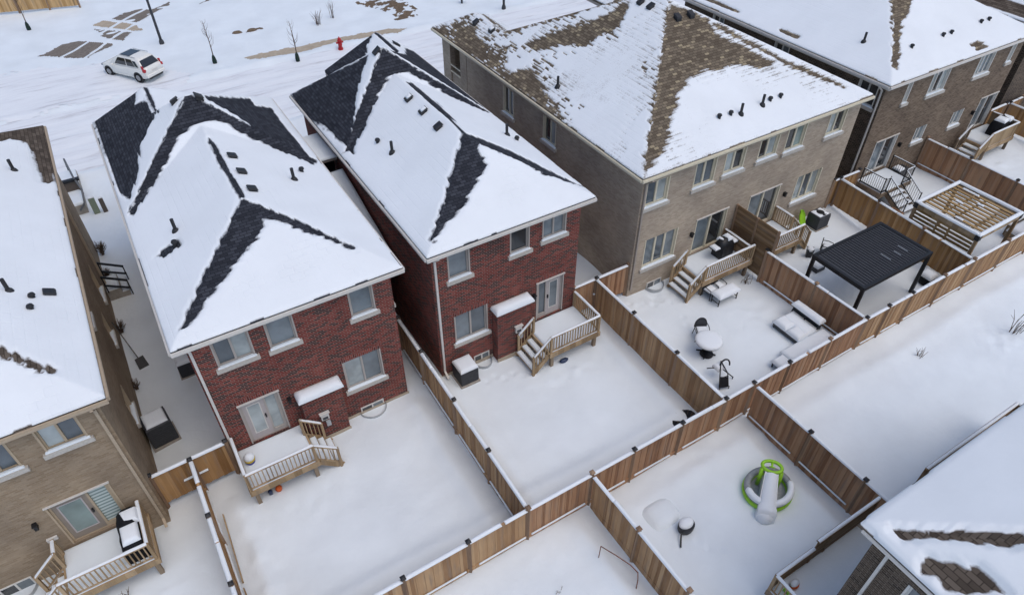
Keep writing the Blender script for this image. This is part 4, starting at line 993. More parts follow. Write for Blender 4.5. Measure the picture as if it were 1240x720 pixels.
fence('back fence in the line behind the yard of the alley side red house', (-2.15, 9.97), (6.76, 10.0), end1=True, end0=False, mat='fence', rail=-1, kick=True)
fence('back fence between the neat yard of the vented red house and two open plots', (6.76, 10.0), (15.53, 9.97), posts=[0, 2.57, 4.4, 6.62, 8.77], end0=False, mat='fence_red')
fence('back fence behind the yard with the round snowy table', (15.53, 9.97), (23.72, 10.06), posts=[0, 1.47, 3.46, 5.86, 8.19], end0=False, mat='fence_red')
fence('back fence behind the black louvred pergola', (23.72, 10.06), (31.3, 10.02), posts=[0, 1.45, 3.05, 5.35, 7.58], end0=False, mat='fence')
fence('back fence behind the pale wooden pergola', (31.3, 10.02), (39.5, 10.0), posts=[0, 2.75, 5.4, 8.2], end0=False, mat='fence')
fence('fence running back from between the two red houses', (6.75, 9.97), (6.9, 20.4), posts=[.12, 2.65, 5.28, 8.15, 10.43], end0=False, rail=1, darkcaps=True, low=.1)
fence('fence deep inside the dark gap between the red houses', (6.9, 20.4), (6.92, 26.4), end0=False, rail=1)
fence('fence from a red house yard to the yard with the round table', (15.53, 9.97), (15.56, 18.08), posts=[.1, 2.75, 5.45, 8.1], end0=False, rail=-1, darkcaps=True)
fence('fence dividing the taupe house yards, ending at the privacy screen', (23.72, 10.06), (23.6, 15.5), posts=[.1, 2.6, 5.44], end0=False, rail=1, mat='fence_red')
fence('honey coloured fence between the two pergolas', (31.3, 10.02), (31.72, 17.86), posts=[.1, 2.7, 5.35, 7.85], end0=False, rail=1, mat='fence_orange', kick=False)
fence('narrow fence of two yards with boards lying in the snow along it', (-2.1, 9.97), (-2.18, 17.7), posts=[.1, 2.55, 5.2, 7.7], end0=False, rail=-1, mat='fence_orange', darkcaps=True)
fence('fence between the plot with the bent rod and the plot with the slide pool', (9.33, 10.0), (9.4, 2.0), posts=[.1, 2.46, 4.78, 8.0], end0=False, rail=1)
fence('fence between the slide pool plot and the wide empty plot', (17.0, 9.95), (17.0, 3.2), posts=[.1, 2.68, 5.0, 6.7], end0=False, rail=-1, mat='fence_red')
fence('reddish fence past the pale wooden pergola', (39.5, 10.0), (39.6, 18.1), posts=[.1, 2.75, 5.4, 8.1], end0=False, rail=1, mat='fence_red', kick=True)
fence('honey coloured fence at the last yard of the row', (48.0, 10.0), (48.05, 18.1), end0=False, rail=1, mat='fence_orange', kick=False)
fence('cedar fence far across the street', (-16.0, 77.6), (.2, 73.2), mat='cedar_sunlit', snow=False, kick=False, caps=False)
# short return fences that close the gaps between the houses
def gate(label, a, b, mat='fence_orange', low=False):
    t = fence(label, a, b, mat=mat, kick=False, group='gates closing the gaps between the houses')
    L = math.dist(a, b); s = MB(); bt = MB(); n = max(1, round(L / 2.42))
    for k in range(n):
        c = L * (k + .5) / n
        s.pillow(c - .42, c + .42, -.10, -.02, .95, .05, .03, .3, .2, 1); bt.box(c - .45, c + .45, -.09, -.0225, .90, .95)
    bt.build('brace', M['post'], t); s.build('brace_snow', M['snow'], t, smooth=True)
    return t
gate('honey coloured gate fence closing the alley beside the tan house', (-3.5, 17.72), (-.95, 17.82))
gate('reddish gate fence closing the gap between a red house and the taupe house', (14.32, 18.12), (17.4, 18.12), 'fence_red')
gate('honey coloured gate fence between the taupe house and the dark brown house', (31.28, 17.93), (33.28, 17.88))
gate('gate fence at the far corner of the dark brown house', (45.9, 18.18), (49.6, 18.2))

# ------------------------------------------------------------------ decks
POSTS = {}
def railing(deck, pts, mat, z=.9, h=.92, snow=True, solid=False, black=False, first=True):
    """posts, top and bottom rail and balusters along pts (x, y, floor height)"""
    mb = MB()
    P = [Vector(p) for p in pts]; pw = .05 if black else .095
    done = POSTS.setdefault(deck, set())
    for k, p in enumerate(P):
        key = (round(p.x, 1), round(p.y, 1))
        if key in done: continue
        done.add(key)
        mb.bar((p.x, p.y, min(p.z - .25, p.z - .1)), (p.x, p.y, p.z + h + (.05 if black else 0)), pw, pw)
    for p, q in zip(P[:-1], P[1:]):
        d = (q - p); L = math.hypot(d.x, d.y); u = d / max(L, 1e-6)
        e = u * (pw / 2)
        up = Vector((0, 0, 1))
        mb.bar(p + up * (h - .02) - e * 0, q + up * (h - .02), .05 if black else .13, .035 if black else .045)
        mb.bar(p + e + up * .1, q - e + up * .1, .04, .05)
        if solid:
            n = max(2, int(L / .145))
            for j in range(n):
                c = p + d * ((j + .5) / n); w = L / n * .47
                mb.bar(c + up * .02 - u * 0, c + up * (h - .05), w * 2, .025) if abs(u.x) > .5 else mb.bar(c + up * .02, c + up * (h - .05), .025, w * 2)
        else:
            n = max(2, int(L / (.115 if black else .135)))
            for j in range(1, n):
                c = p + d * (j / n); mb.bar(c + up * .1, c + up * (h - .04), .016 if black else .036, .016 if black else .036)
    r = mb.build('railing', mat, deck)
    if snow:
        s = MB()
        for p, q in zip(P[:-1], P[1:]):
            d = q - p; L = math.hypot(d.x, d.y)
            n = Vector((-d.y, d.x, 0)).normalized() * (.05 if not black else .022); hh = .055 if not black else .03
            zz = Vector((0, 0, h + .003)); st = max(2, int(L / .25)); vs = []; fs = []
            for j in range(st + 1):
                c = p + d * (j / st) + zz; k = .75 + .5 * vn1(c.x * 3, c.y * 3, .8, 3)
                if 0 in (j, st): k *= .5
                vs += [c - n * 1.1, c - n * .8 + Vector((0, 0, hh * .75 * k)), c + Vector((0, 0, hh * k)), c + n * .8 + Vector((0, 0, hh * .75 * k)), c + n * 1.1]
            for j in range(st):
                for m_ in range(4): fs.append((j * 5 + m_, (j + 1) * 5 + m_, (j + 1) * 5 + m_ + 1, j * 5 + m_ + 1))
            s.add(vs, fs)
        s.build('snow_cap', M['snow_roof'], r, smooth=True)
    return r

def deck(label, x0, x1, y0, y1, rails, stair, mat='deck', z=.9, snowh=.10, skirt=True):
    """stair = (axis sign '+x' '-x' '-y', a, b, run, steps)"""
    t = thing('deck', label, 'deck', ((x0 + x1) / 2, (y0 + y1) / 2, 0), group='wooden decks at the back doors')
    m = M[mat]
    mb = MB()
    n = int((y1 - y0) / .145)
    for k in range(n): mb.box(x0, x1, y0 + k * (y1 - y0) / n + .004, y0 + (k + 1) * (y1 - y0) / n - .004, z - .035, z)
    mb.box(x0, x1, y0 - .04, y0 - .001, z - .24, z + .001); mb.box(x0 - .04, x0 - .001, y0 - .04, y1, z - .24, z + .001); mb.box(x1 + .001, x1 + .04, y0 - .04, y1, z - .24, z + .001)
    mb.build('floor', m, t)
    for px in (x0 + .15, x1 - .15): MB().bar((px, y0 + .12, -.3), (px, y0 + .12, z - .04), .14, .14).build('support_post', M['deck_grey'], t)
    s = MB(); s.pillow(x0 + .03, x1 - .03, y0 + .03, y1 - .02, z, snowh, .12, .25, .14, 2); s.build('snow_layer', M['snow'], t, smooth=True)
    if stair:
        ax_, a, b, run, k = stair
        st = MB(); sn = MB(); r = run / k
        for j in range(k):
            zt = z * (1 - (j + 1) / (k + 1)); o = j * r
            if ax_ == '+x': q = (x1 + .04 + o, x1 + .04 + o + r + .02, a, b)
            elif ax_ == '-x': q = (x0 - .04 - o - r - .02, x0 - .04 - o, a, b)
            else: q = (a, b, y0 - .04 - o - r - .02, y0 - .04 - o)
            st.box(*q, zt - .04, zt); sn.pillow(q[0] + .02, q[1] - .02, q[2] + .02, q[3] - .02, zt, .075, .06, .2, .2, j)
        for e in (a, b):
            if ax_ == '+x': p0, p1 = (x1 + .04, e, z - .16), (x1 + run + .04, e, .0)
            elif ax_ == '-x': p0, p1 = (x0 - .04, e, z - .16), (x0 - run - .04, e, .0)
            else: p0, p1 = (e, y0 - .04, z - .16), (e, y0 - run - .04, .0)
            st.bar(p0, p1, .045, .24)
        so = st.build('stair', m, t); sn.build('stair_snow', M['snow'], so, smooth=True)
    for rl in rails:
        railing(t, rl['p'], M[rl.get('m', mat)], solid=rl.get('solid', False), black=rl.get('black', False), h=rl.get('h', .92))
    return t

deck('wooden deck with a yellow pail, at the back door of a red house', -.78, 1.66, 16.05, 17.97,
     [dict(p=[(-.74, 17.9, .9), (-.74, 16.09, .9)]), dict(p=[(-.74, 16.09, .9), (1.62, 16.09, .9)]), dict(p=[(1.62, 16.09, .9), (2.42, 16.09, .18)]), dict(p=[(1.62, 17.4, .9), (2.3, 17.4, .25)]), ],
     ('+x', 16.12, 17.36, .78, 3))
deck('empty wooden deck with snowy steps beside a red brick chimney bay', 11.75, 14.28, 16.05, 17.97,
     [dict(p=[(14.24, 17.9, .9), (14.24, 16.09, .9)]), dict(p=[(11.79, 16.09, .9), (14.24, 16.09, .9)]), dict(p=[(11.79, 16.09, .9), (10.95, 16.09, .15)]), dict(p=[(11.79, 17.45, .9), (11.05, 17.45, .22)])],
     ('-x', 16.12, 17.42, .78, 3))
deck('deck with a snowy open barbecue against the privacy screen', 20.35, 23.5, 16.1, 17.92,
     [dict(p=[(20.39, 16.14, .9), (23.46, 16.14, .9)]), dict(p=[(20.39, 16.14, .9), (19.55, 16.14, .15)]), dict(p=[(20.45, 17.5, .9), (19.7, 17.5, .22)]), dict(p=[(23.2, 17.8, .9), (23.2, 16.2, .9)], solid=True, m='screen')],
     ('-x', 16.18, 17.45, .78, 3))
deck('deck between the privacy screen and a lime green sled', 24.05, 26.85, 16.0, 17.92,
     [dict(p=[(24.1, 16.04, .9), (26.8, 16.04, .9)]), dict(p=[(26.8, 17.85, .9), (26.8, 16.75, .9)]), dict(p=[(26.8, 16.75, .9), (27.5, 16.75, .2)]), dict(p=[(26.8, 16.04, .9), (27.5, 16.04, .2)])],
     ('+x', 16.1, 16.7, .75, 3), mat='deck')
deck('deck with a black covered barbecue full of snow at the tan house', -6.6, -4.0, 15.2, 17.07,
     [dict(p=[(-4.04, 17.0, .9), (-4.04, 15.24, .9)]), dict(p=[(-6.56, 15.24, .9), (-4.04, 15.24, .9)]), dict(p=[(-6.56, 15.24, .9), (-7.35, 15.24, .18)]), dict(p=[(-6.56, 16.9, .9), (-6.56, 16.4, .9), (-7.35, 16.4, .18)])],
     ('-x', 15.3, 16.34, .78, 3))
deck('deck with black metal railings and snowy steps at the dark brown house', 33.7, 36.3, 16.5, 18.12,
     [dict(p=[(33.75, 17.9, .9), (33.75, 16.54, .9), (34.15, 16.54, .9)], black=True, m='black_metal'), dict(p=[(34.15, 16.54, .9), (34.15, 15.2, .1)], black=True, m='black_metal'),
      dict(p=[(36.25, 17.9, .9), (36.25, 16.54, .9), (35.5, 16.54, .9)], black=True, m='black_metal'), dict(p=[(35.5, 16.54, .9), (35.5, 15.3, .1)], black=True, m='black_metal')],
     ('-y', 34.2, 35.45, 1.2, 4), mat='deck_grey')
deck('board sided deck with a black covered barbecue at the dark brown house', 43.35, 46.1, 16.35, 18.1,
     [dict(p=[(46.06, 18.0, .9), (46.06, 16.39, .9)], solid=True), dict(p=[(43.4, 16.39, .9), (46.06, 16.39, .9)], solid=True), dict(p=[(43.4, 16.39, .9), (42.5, 16.39, .15)], solid=True), dict(p=[(43.4, 17.7, .9), (42.5, 17.7, .15)], m='deck_grey')],
     ('-x', 16.5, 17.6, .9, 3), snowh=.12)
# the neighbour's deck
tF = deck('plain snow covered deck with dark board sides under a thick snowy eave', 11.9, 16.6, 2.66, 4.25,
     [dict(p=[(11.95, 2.75, .9), (11.95, 4.2, .9)], m='deck'), dict(p=[(11.95, 4.2, .9), (13.6, 4.2, .9)], solid=True, m='screen'), dict(p=[(13.6, 4.2, .9), (14.3, 4.2, .9), (16.5, 4.2, .9)], solid=True, m='screen', h=1.35)],
     None, mat='deck_grey', snowh=.14)
# privacy screen between the two decks of the taupe house
ps = thing('privacy_screen', 'tall screen of horizontal brown boards between two decks', 'screen', (23.75, 16.5, 0))
mb = MB()
for k in range(20):
    z = .12 + k * .145; mb.box(23.73, 23.765, 15.3, 17.85, z, z + .138)
mb.build('boards', M['screen'], ps)
for y in (15.28, 16.55, 17.86): MB().box(23.69, 23.80, y - .05, y + .05, -.2, 3.02).build('post', M['post'], ps)
deck('solid sided deck mostly hidden behind the thick snowy roof', 19.2, 24.7, 2.7, 4.2, [dict(p=[(19.2, 4.16, .9), (24.66, 4.16, .9)], solid=True, m='screen'), dict(p=[(24.66, 2.8, .9), (24.66, 4.16, .9)], solid=True, m='screen')], None, mat='deck_grey', snowh=.14)
# loose boards by the narrow fence
for k, (x, y0, y1, tilt, lab) in enumerate(((-1.97, 13.5, 16.2, .03, 'long weathered board lying by the narrow fence, nearest its gate'), (-1.93, 11.0, 13.2, -.02, 'long weathered board in the snow by the narrow fence, farther from its gate'))):
    b = MB(); b.bar((x, y0, .06), (x + tilt * 3, y1, .2), .04, .12); o = b.build('loose_board', M['deck']); prop(o, lab, 'board', 'boards lying by the narrow fence')
# ------------------------------------------------------------------ air conditioners, barbecues, yard things
def air_conditioner(label, x, y, w, d, h, rz=0, snow=.16):
    t = thing('air_conditioner', label, 'air conditioner', (x, y, 0), rz, 'air conditioners outside the houses'); ORG[t] = (0, 0, 0)
    mb = MB(); mb.bbox(-w / 2, w / 2, -d / 2, d / 2, .06, h, .03)
    for k in range(9):
        z = .14 + k * (h - .22) / 9
        mb.box(-w / 2 - .012, w / 2 + .012, -d / 2 - .012, d / 2 + .012, z, z + .03)
    mb.build('casing', M['dark_grey'], t)
    MB().box(-w / 2 - .06, w / 2 + .06, -d / 2 - .06, d / 2 + .06, -.1, .06).build('pad', M['concrete'], t)
    g = MB(); g.lathe([(min(w, d) * .42, 0), (min(w, d) * .42, .03), (.05, .05)], (0, 0, h), 16); g.build('fan_guard', M['black_metal'], t)
    if snow:
        e_ = .02 if snow > .1 else -.06; s = MB(); s.pillow(-w / 2 - e_, w / 2 + e_, -d / 2 - e_, d / 2 + e_, h - .0, snow, .12, .12, .12, 2); s.build('snow_cap', M['snow_roof'], t, smooth=True)
    return t
air_conditioner('air conditioner with a square snow cap against the rear wall of a red house', 8.45, 17.45, .78, .78, .82)
air_conditioner('dark air conditioner with snow on top, half hidden behind a red house corner', -1.35, 24.0, .7, .8, .78)
air_conditioner('large dark air conditioner in the alley beside the tan house wall', -2.98, 20.95, .9, .9, 1.12, .12, snow=.09)
ac = air_conditioner('grey air conditioner beside the lime green sled', 29.6, 17.1, .85, .75, .85, 0, snow=.04)

def barbecue(label, x, y, z, rz, w=1.35, d=.62, h=1.12, cover=True, snow=True):
    t = thing('barbecue', label, 'barbecue', (x, y, z), rz, 'barbecues on the decks'); ORG[t] = (0, 0, 0)
    mb = MB()
    prof = [(-d / 2, .05), (-d / 2 - .02, h * .55), (-d / 2 + .02, h * .72), (-d / 4, h * .97), (d / 6, h), (d / 2 - .04, h * .82), (d / 2, h * .6), (d / 2, .05)]
    n = 9; vs = []; fs = []
    for i in range(n):
        u = -w / 2 + w * i / (n - 1); k = 1 - .14 * (abs(2 * i / (n - 1) - 1) ** 3)
        for j, (a, b) in enumerate(prof): vs.append((u + .012 * math.sin(j * 2.1 + i), a + .018 * math.sin(i * 1.7 + j), b * k))
    m = len(prof)
    for i in range(n - 1):
        for j in range(m - 1): fs.append((i * m + j, i * m + j + 1, (i + 1) * m + j + 1, (i + 1) * m + j))
    fs += [tuple(range(m))[::-1], tuple((n - 1) * m + j for j in range(m))]
    mb.add(vs, fs)
    if cover: mb.build('cover', M['cloth_black'], t, smooth=True)
    else:
        mb.build('hood', M['black_metal'], t, smooth=True)
        for s in (-1, 1):
            q = MB(); q.bbox(s * (w / 2 + .01), s * (w / 2 + .38), -d / 2 + .08, d / 2 - .08, h * .62, h * .66, .01) if s > 0 else q.bbox(-w / 2 - .38, -w / 2 - .01, -d / 2 + .08, d / 2 - .08, h * .62, h * .66, .01)
            sh = q.build('side_shelf', M['black_metal'], t)
            q = MB(); a, b = sorted((s * (w / 2 + .03), s * (w / 2 + .36))); q.pillow(a, b, -d / 2 + .1, d / 2 - .1, h * .66, .1, .08, .1); q.build('shelf_snow', M['snow_roof'], sh, smooth=True)
        for a in (-w / 2 + .1, w / 2 - .1):
            q = MB()
            q.tube([(a, -d / 2 - .02, .1), (a, -d / 2 + .03, .1)], .09, 12); q.build('wheel', M['tyre'], t)
    if snow:
        s = MB(); s.pillow(-w / 2 + .04, -.02, -d / 2 + .06, d / 2 - .12, h * .9, .17, .12, .1, .25, 1); s.pillow(.05, w / 2 - .12, -d / 2 + .0, d / 2 - .18, h * .82, .2, .12, .1, .3, 2)
        s.build('snow_cap', M['snow_roof'], t, smooth=True)
    return t
barbecue('black covered barbecue under lumps of snow on the tan house deck', -4.42, 16.1, .93, R(90), w=1.5, d=.7)
barbecue('open black barbecue with snowy side shelf by the privacy screen', 22.45, 17.1, .93, R(180), w=.8, cover=False)
barbecue('big black covered barbecue on the board sided deck', 45.4, 17.05, .93, R(8), w=1.4, d=.8, h=1.15)

def tub(label, x, y, z):
    t = thing('toy_pail', label, 'pail', (x, y, z))
    MB().lathe([(.15, 0), (.18, .16)], (x, y, z), 14).build('bowl', M['blue'], t, smooth=True)
    MB().lathe([(.183, .16), (.195, .25), (.17, .26)], (x, y, z), 14).build('rim', M['yellow'], t, smooth=True)
    MB().lathe([(.18, .255), (.19, .32), (.13, .42), (.04, .46)], (x, y, z), 14).build('snow_heap', M['snow_roof'], t, smooth=True)
tub('blue and yellow toy pail heaped with snow on a deck', -.42, 17.2, .99)

# things kept under the alley side red house's deck
o = MB(); o.lathe([(.1, 0), (.125, .08), (.1, .17), (.03, .2)], (.1, 16.3, .0), 12); o = o.build('orange_ball', M['orange'], smooth=True); prop(o, 'orange ball in the snow under a deck edge', 'ball')
o = MB(); o.lathe([(.07, 0), (.08, .16), (.04, .18)], (-.2, 16.3, .0), 12); o = o.build('small_bucket', M['navy'], smooth=True); prop(o, 'small dark blue bucket beside the orange ball under a deck', 'bucket')
o = MB(); o.lathe([(.14, 0), (.17, .07), (.1, .13)], (12.5, 16.08, .0), 12, 1.3, .7); o = o.build('hose_reel', M['navy'], smooth=True); prop(o, 'dark blue coiled hose below the stair rail of an empty deck', 'hose')
t = thing('garden_toy', 'orange and green toy on the snowy deck by the thick eave', 'toy', (12.55, 3.85, 1.04))
MB().lathe([(.1, 0), (.13, .08), (.12, .16), (.05, .2)], (12.6, 3.85, 1.02), 12, 1.3, .9).build('body', M['orange'], t, smooth=True)
MB().lathe([(.125, .15), (.12, .24), (.03, .3)], (12.6, 3.88, 1.02), 12, 1.3, .9).build('snow_cap', M['snow_roof'], t, smooth=True)
MB().box(12.2, 12.36, 3.75, 3.95, 1.05, 1.2).build('scoop', M['green_plastic'], t)

# lime green sled leaning on the taupe house
t = thing('plastic_sled', 'lime green plastic sled leaning on the taupe house wall', 'sled', (28.75, 17.7, 0), R(0)); 
mb = MB(); vs = []; fs = []
for i in range(9):
    s = i / 8; z = .05 + s * .85; y = 17.35 + .4 * s; w = .23 * (1 - .55 * max(0, s - .7) / .3) * (.7 + .3 * min(1, s * 5))
    for j, (k, dy) in enumerate(((-1, -.09), (-.75, 0), (.75, 0), (1, -.09))): vs.append((28.75 + k * w + .12 * s, y + dy, z))
for i in range(8):
    for j in range(3): fs.append((i * 4 + j, i * 4 + j + 1, (i + 1) * 4 + j + 1, (i + 1) * 4 + j))
mb.add(vs, fs); mb.build('hull', M['green_plastic'], t, smooth=True)
s = MB(); s.pillow(28.6, 28.95, 17.15, 17.4, .02, .16, .1, .1); s.build('snow_foot', M['snow'], t, smooth=True)

def bin_(label, x, y):
    t = thing('planter', label, 'planter', (x, y, 0))
    MB().lathe([(.17, 0), (.23, .5), (.24, .52), (.2, .52), (.19, .45)], (x, y, 0), 4).build('pot', M['dark_plastic'], t)
    MB().lathe([(.19, .44), (.2, .5), (.12, .58), (.03, .6)], (x, y, 0), 8).build('snow_fill', M['snow_roof'], t, smooth=True)
bin_('square black planter filled with snow beside the black pergola', 27.15, 15.5)

# ---- round table, chairs, sofa in the yard of the taupe house
t = thing('garden_table', 'round garden table under a thick disc of snow', 'table', (18.05, 13.25, 0))
MB().lathe([(.05, .68), (.56, .69), (.57, .72), (.05, .72)], (18.05, 13.25, 0), 28).build('top', M['dark_grey'], t)
MB().lathe([(.045, .06), (.045, .69)], (18.05, 13.25, 0), 10).build('column', M['black_metal'], t)
MB().lathe([(.30, 0), (.27, .07), (.06, .12)], (18.05, 13.2, -.02), 16).build('umbrella_base', M['black_metal'], t)
for a in range(4):
    an = a * math.pi / 2 + .6; MB().bar((18.05, 13.25, .12), (18.05 + .42 * math.cos(an), 13.25 + .42 * math.sin(an), .02), .05, .05).build('leg', M['black_metal'], t)
MB().lathe([(.57, .722), (.60, .76), (.58, .83), (.5, .875), (.3, .9), (.05, .91)], (18.05, 13.25, 0), 28).build('snow_cap', M['snow_roof'], t, smooth=True)

def garden_chair(label, x, y, rz, tip=False):
    t = thing('garden_chair', label, 'chair', (x, y, 0), rz, 'garden chairs in the snowy yard'); ORG[t] = (0, 0, 0)
    mb = MB(); pts = []
    for k in range(13):
        a = math.pi * k / 12; pts.append((-.27 * math.cos(a), .26 + .02 * math.sin(a), .42 + .5 * math.sin(a) ** .8))
    mb.tube(pts, .022, 6); fr = mb.build('back_hoop', M['black_metal'], t, smooth=True)
    p = MB(); vs = []; fs = []
    for k in range(13):
        a = math.pi * k / 12; vs += [(-.26 * math.cos(a), .26 + .02 * math.sin(a), .42 + .49 * math.sin(a) ** .8), (-.26 * math.cos(a), .24, .4)]
    for k in range(12): fs.append((k * 2, k * 2 + 1, k * 2 + 3, k * 2 + 2))
    p.add(vs, fs); p.build('backrest', M['dark_grey'], t)
    MB().bbox(-.26, .26, -.24, .26, .38, .42, .015).build('seat', M['dark_grey'], t)
    for sx in (-1, 1):
        for sy in (-1, 1): MB().bar((sx * .24, sy * .22, .38), (sx * .28, sy * .27, -.02), .03, .03).build('leg', M['black_metal'], t)
        a = MB(); a.tube([(sx * .27, .26, .62), (sx * .29, 0, .64), (sx * .28, -.24, .6), (sx * .26, -.24, .4)], .02, 6); a.build('arm', M['black_metal'], t, smooth=True)
    s = MB(); s.pillow(-.25, .25, -.23, .2, .42, .13, .1, .1); s.build('snow_cap', M['snow_roof'], t, smooth=True)
    return t
garden_chair('round backed chair pushed up to the round snowy table', 18.5, 14.1, R(-30))
ch = thing('folding_chair', 'toppled black folding chair by the fence corner', 'chair', (17.45, 11.7, 0))
mb = MB()
mb.tube([(17.05, 11.42, .12), (17.3, 11.75, .55), (17.62, 12.1, .8)], .026, 6); mb.tube([(17.42, 11.28, .1), (17.6, 11.6, .5), (17.62, 12.1, .8)], .026, 6)
mb.tube([(17.1, 12.3, .45), (17.5, 11.95, .6), (17.95, 11.55, .12)], .024, 6); mb.tube([(17.2, 11.62, .4), (17.6, 11.55, .42)], .022, 6)
mb.build('frame', M['black_metal'], ch, smooth=True)
MB().add([(17.02, 11.4, .14), (17.4, 11.26, .12), (17.55, 11.5, .42), (17.22, 11.68, .44)], [(0, 1, 2, 3)]).build('seat', M['cloth_black'], ch)
a = MB(); a.tube([(17.75 + .28 * math.cos(x), 12.05 + .1 * math.sin(x) - .1, .58 + .24 * math.sin(x)) for x in np.linspace(-.4, 2.7, 10)], .035, 6); a.build('arm_hoop', M['black_metal'], ch, smooth=True)
s = MB(); s.pillow(17.3, 17.75, 11.85, 12.25, .5, .18, .15, .1); s.build('snow_lump', M['snow_roof'], ch, smooth=True)
for q in ((17.1, 11.42, -.02), (17.45, 11.26, -.02), (17.95, 11.55, -.02)): MB().bar(q, (q[0], q[1], .14), .03, .03).build('foot', M['black_metal'], ch)

so = thing('outdoor_sofa', 'corner sofa under thick snow against the board fence', 'sofa', (22.3, 11.8, 0))
def cushion(x0, x1, y0, y1, z, h): s = MB(); s.pillow(x0, x1, y0, y1, z, h, .16, .12, .16, 3); s.build('snow_cushion', M['snow_roof'], so, smooth=True)
f = MB(); f.bbox(21.7, 22.85, 11.45, 12.85, .1, .32, .02); f.build('seat_frame', M['dark_grey'], so)
for x in (21.75, 22.8):
    for y in (11.5, 12.8): MB().bar((x, y, -.1), (x, y, .12), .06, .06).build('leg', M['black_metal'], so)
f = MB(); f.bar((22.9, 11.5, .3), (23.1, 11.5, .78), .06, .06); f.bar((22.9, 12.9, .3), (23.1, 12.9, .78), .06, .06); f.box(23.02, 23.1, 11.45, 12.95, .36, .78); f.bar((22.85, 12.2, .3), (23.06, 12.2, .75), .05, .05); f.build('backrest', M['dark_grey'], so)
cushion(21.66, 22.3, 12.16, 12.9, .32, .24); cushion(21.66, 22.3, 11.42, 12.14, .32, .23); cushion(22.2, 22.9, 11.44, 12.88, .32, .2); cushion(22.82, 23.26, 11.4, 13.0, .76, .2)
f = MB(); f.bbox(20.6, 23.1, 10.55, 11.35, .1, .32, .02); f.build('chaise_frame', M['dark_grey'], so)
cushion(20.5, 23.2, 10.5, 11.42, .3, .2)
ft = thing('footstool', 'low square stool covered in snow at the end of the corner sofa', 'stool', (20.05, 10.95, 0))
MB().bbox(19.8, 20.4, 10.65, 11.2, .28, .34, .01).build('top', M['dark_grey'], ft)
for x in (19.85, 20.35):
    for y in (10.7, 11.15): MB().bar((x, y, -.1), (x, y, .3), .05, .05).build('leg', M['black_metal'], ft)
s = MB(); s.pillow(19.76, 20.44, 10.62, 11.24, .33, .18, .14, .1); s.build('snow_cap', M['snow_roof'], ft, smooth=True)

bt = thing('patio_table', 'long low patio table with rounded snow in front of the deck steps', 'table', (21.1, 15.3, 0))
MB().bbox(20.5, 21.75, 15.05, 15.6, .5, .55, .01).build('top', M['dark_grey'], bt)
for x in (20.55, 21.7):
    for y in (15.1, 15.55): MB().bar((x, y, -.1), (x, y, .5), .04, .04).build('leg', M['black_metal'], bt)
for x in (20.55, 21.7):
    mb = MB(); mb.bar((x, 15.1, .2), (x, 15.55, .2), .03, .03); mb.build('cross_bar', M['black_metal'], bt)
s = MB(); s.pillow(20.46, 21.8, 15.0, 15.64, .55, .2, .2, .1, .1); s.build('snow_cap', M['snow_roof'], bt, smooth=True)
for k, x in enumerate((20.75, 21.25)):
    garden_chair(('dark chair behind the long low patio table, nearest the deck steps', 'dark chair behind the long low patio table, nearest the privacy screen')[k], x, 15.92, R(6))
garden_chair('dark chair with snow standing beside the black pergola', 28.0, 15.2, R(30))
o = thing('patio_box', 'low dark box with snow on it under the pergola edge', 'box', (26.7, 14.6, 0))
MB().bbox(26.4, 27.0, 14.35, 14.85, -.05, .3, .02).build('body', M['dark_grey'], o); s = MB(); s.pillow(26.38, 27.02, 14.33, 14.87, .3, .14, .12, .1); s.build('snow_cap', M['snow_roof'], o, smooth=True)

# ---- pergolas
pg = thing('pergola', 'black metal pergola with a closed louvred roof', 'pergola', (27, 12.4, 0))
x0, x1, y0, y1, z = 24.45, 29.25, 11.0, 13.78, 2.45
mb = MB()
for a in ((x0, x1, y0, y0 + .14), (x0, x1, y1 - .14, y1), (x0, x0 + .14, y0 + .14, y1 - .14), (x1 - .14, x1, y0 + .14, y1 - .14)): mb.box(*a, z - .2, z)
mb.build('roof_frame', M['black_metal'], pg)
for x in (x0 + .08, x1 - .08):
    for y in (y0 + .08, y1 - .08): MB().box(x - .07, x + .07, y - .07, y + .07, -.1, z - .2).build('leg', M['black_metal'], pg)
lv = MB(); n = 26
for k in range(n):
    c = x0 + .18 + (x1 - x0 - .36) * (k + .5) / n
    lv.bar((c, y0 + .15, z - .06), (c, y1 - .15, z - .06), .135, .03)
    lv.bar((c + .085, y0 + .15, z - .035), (c + .085, y1 - .15, z - .035), .02, .05)
lv.build('louvre_roof', M['dark_grey'], pg)
s = MB()
for k in range(n):
    c = x0 + .18 + (x1 - x0 - .36) * (k + .5) / n
    rr = random.Random(k)
    if k > 13 and rr.random() < .35:
        a = rr.uniform(y0 + .2, y0 + .9); s.pillow(c + .055, c + .068, a, a + rr.uniform(.2, .7), z - .047, .018, .009, .3)
s.build('snow_streaks', M['snow_roof'], pg, smooth=True)
pw_ = thing('pergola', 'pale wooden pergola with slatted roof and snow on its beams', 'pergola', (33.4, 12.1, 0))
x0, x1, y0, y1, z = 31.85, 35.4, 10.48, 13.82, 2.62
wd = M['pergola_wood']
mb = MB()
for a in ((x0, x1, y0, y0 + .14), (x0, x1, y1 - .14, y1), (x0, x0 + .14, y0 + .14, y1 - .14), (x1 - .14, x1, y0 + .14, y1 - .14)): mb.box(*a, z - .24, z)
mb.build('beam_frame', M['deck'], pw_)
for i, x in enumerate((x0 + .08, x1 - .08)):
    for y in (y0 + .08, y1 - .08):
        l_ = MB().box(x - .07, x + .07, y - .07, y + .07, -.1, z - .24).build('leg', M['deck'], pw_)
        MB().box(x - .11, x + .11, y - .11, y + .11, z - .26, z + .02).build('corner_bracket', M['black_metal'], l_)
sl = MB(); ss = MB()
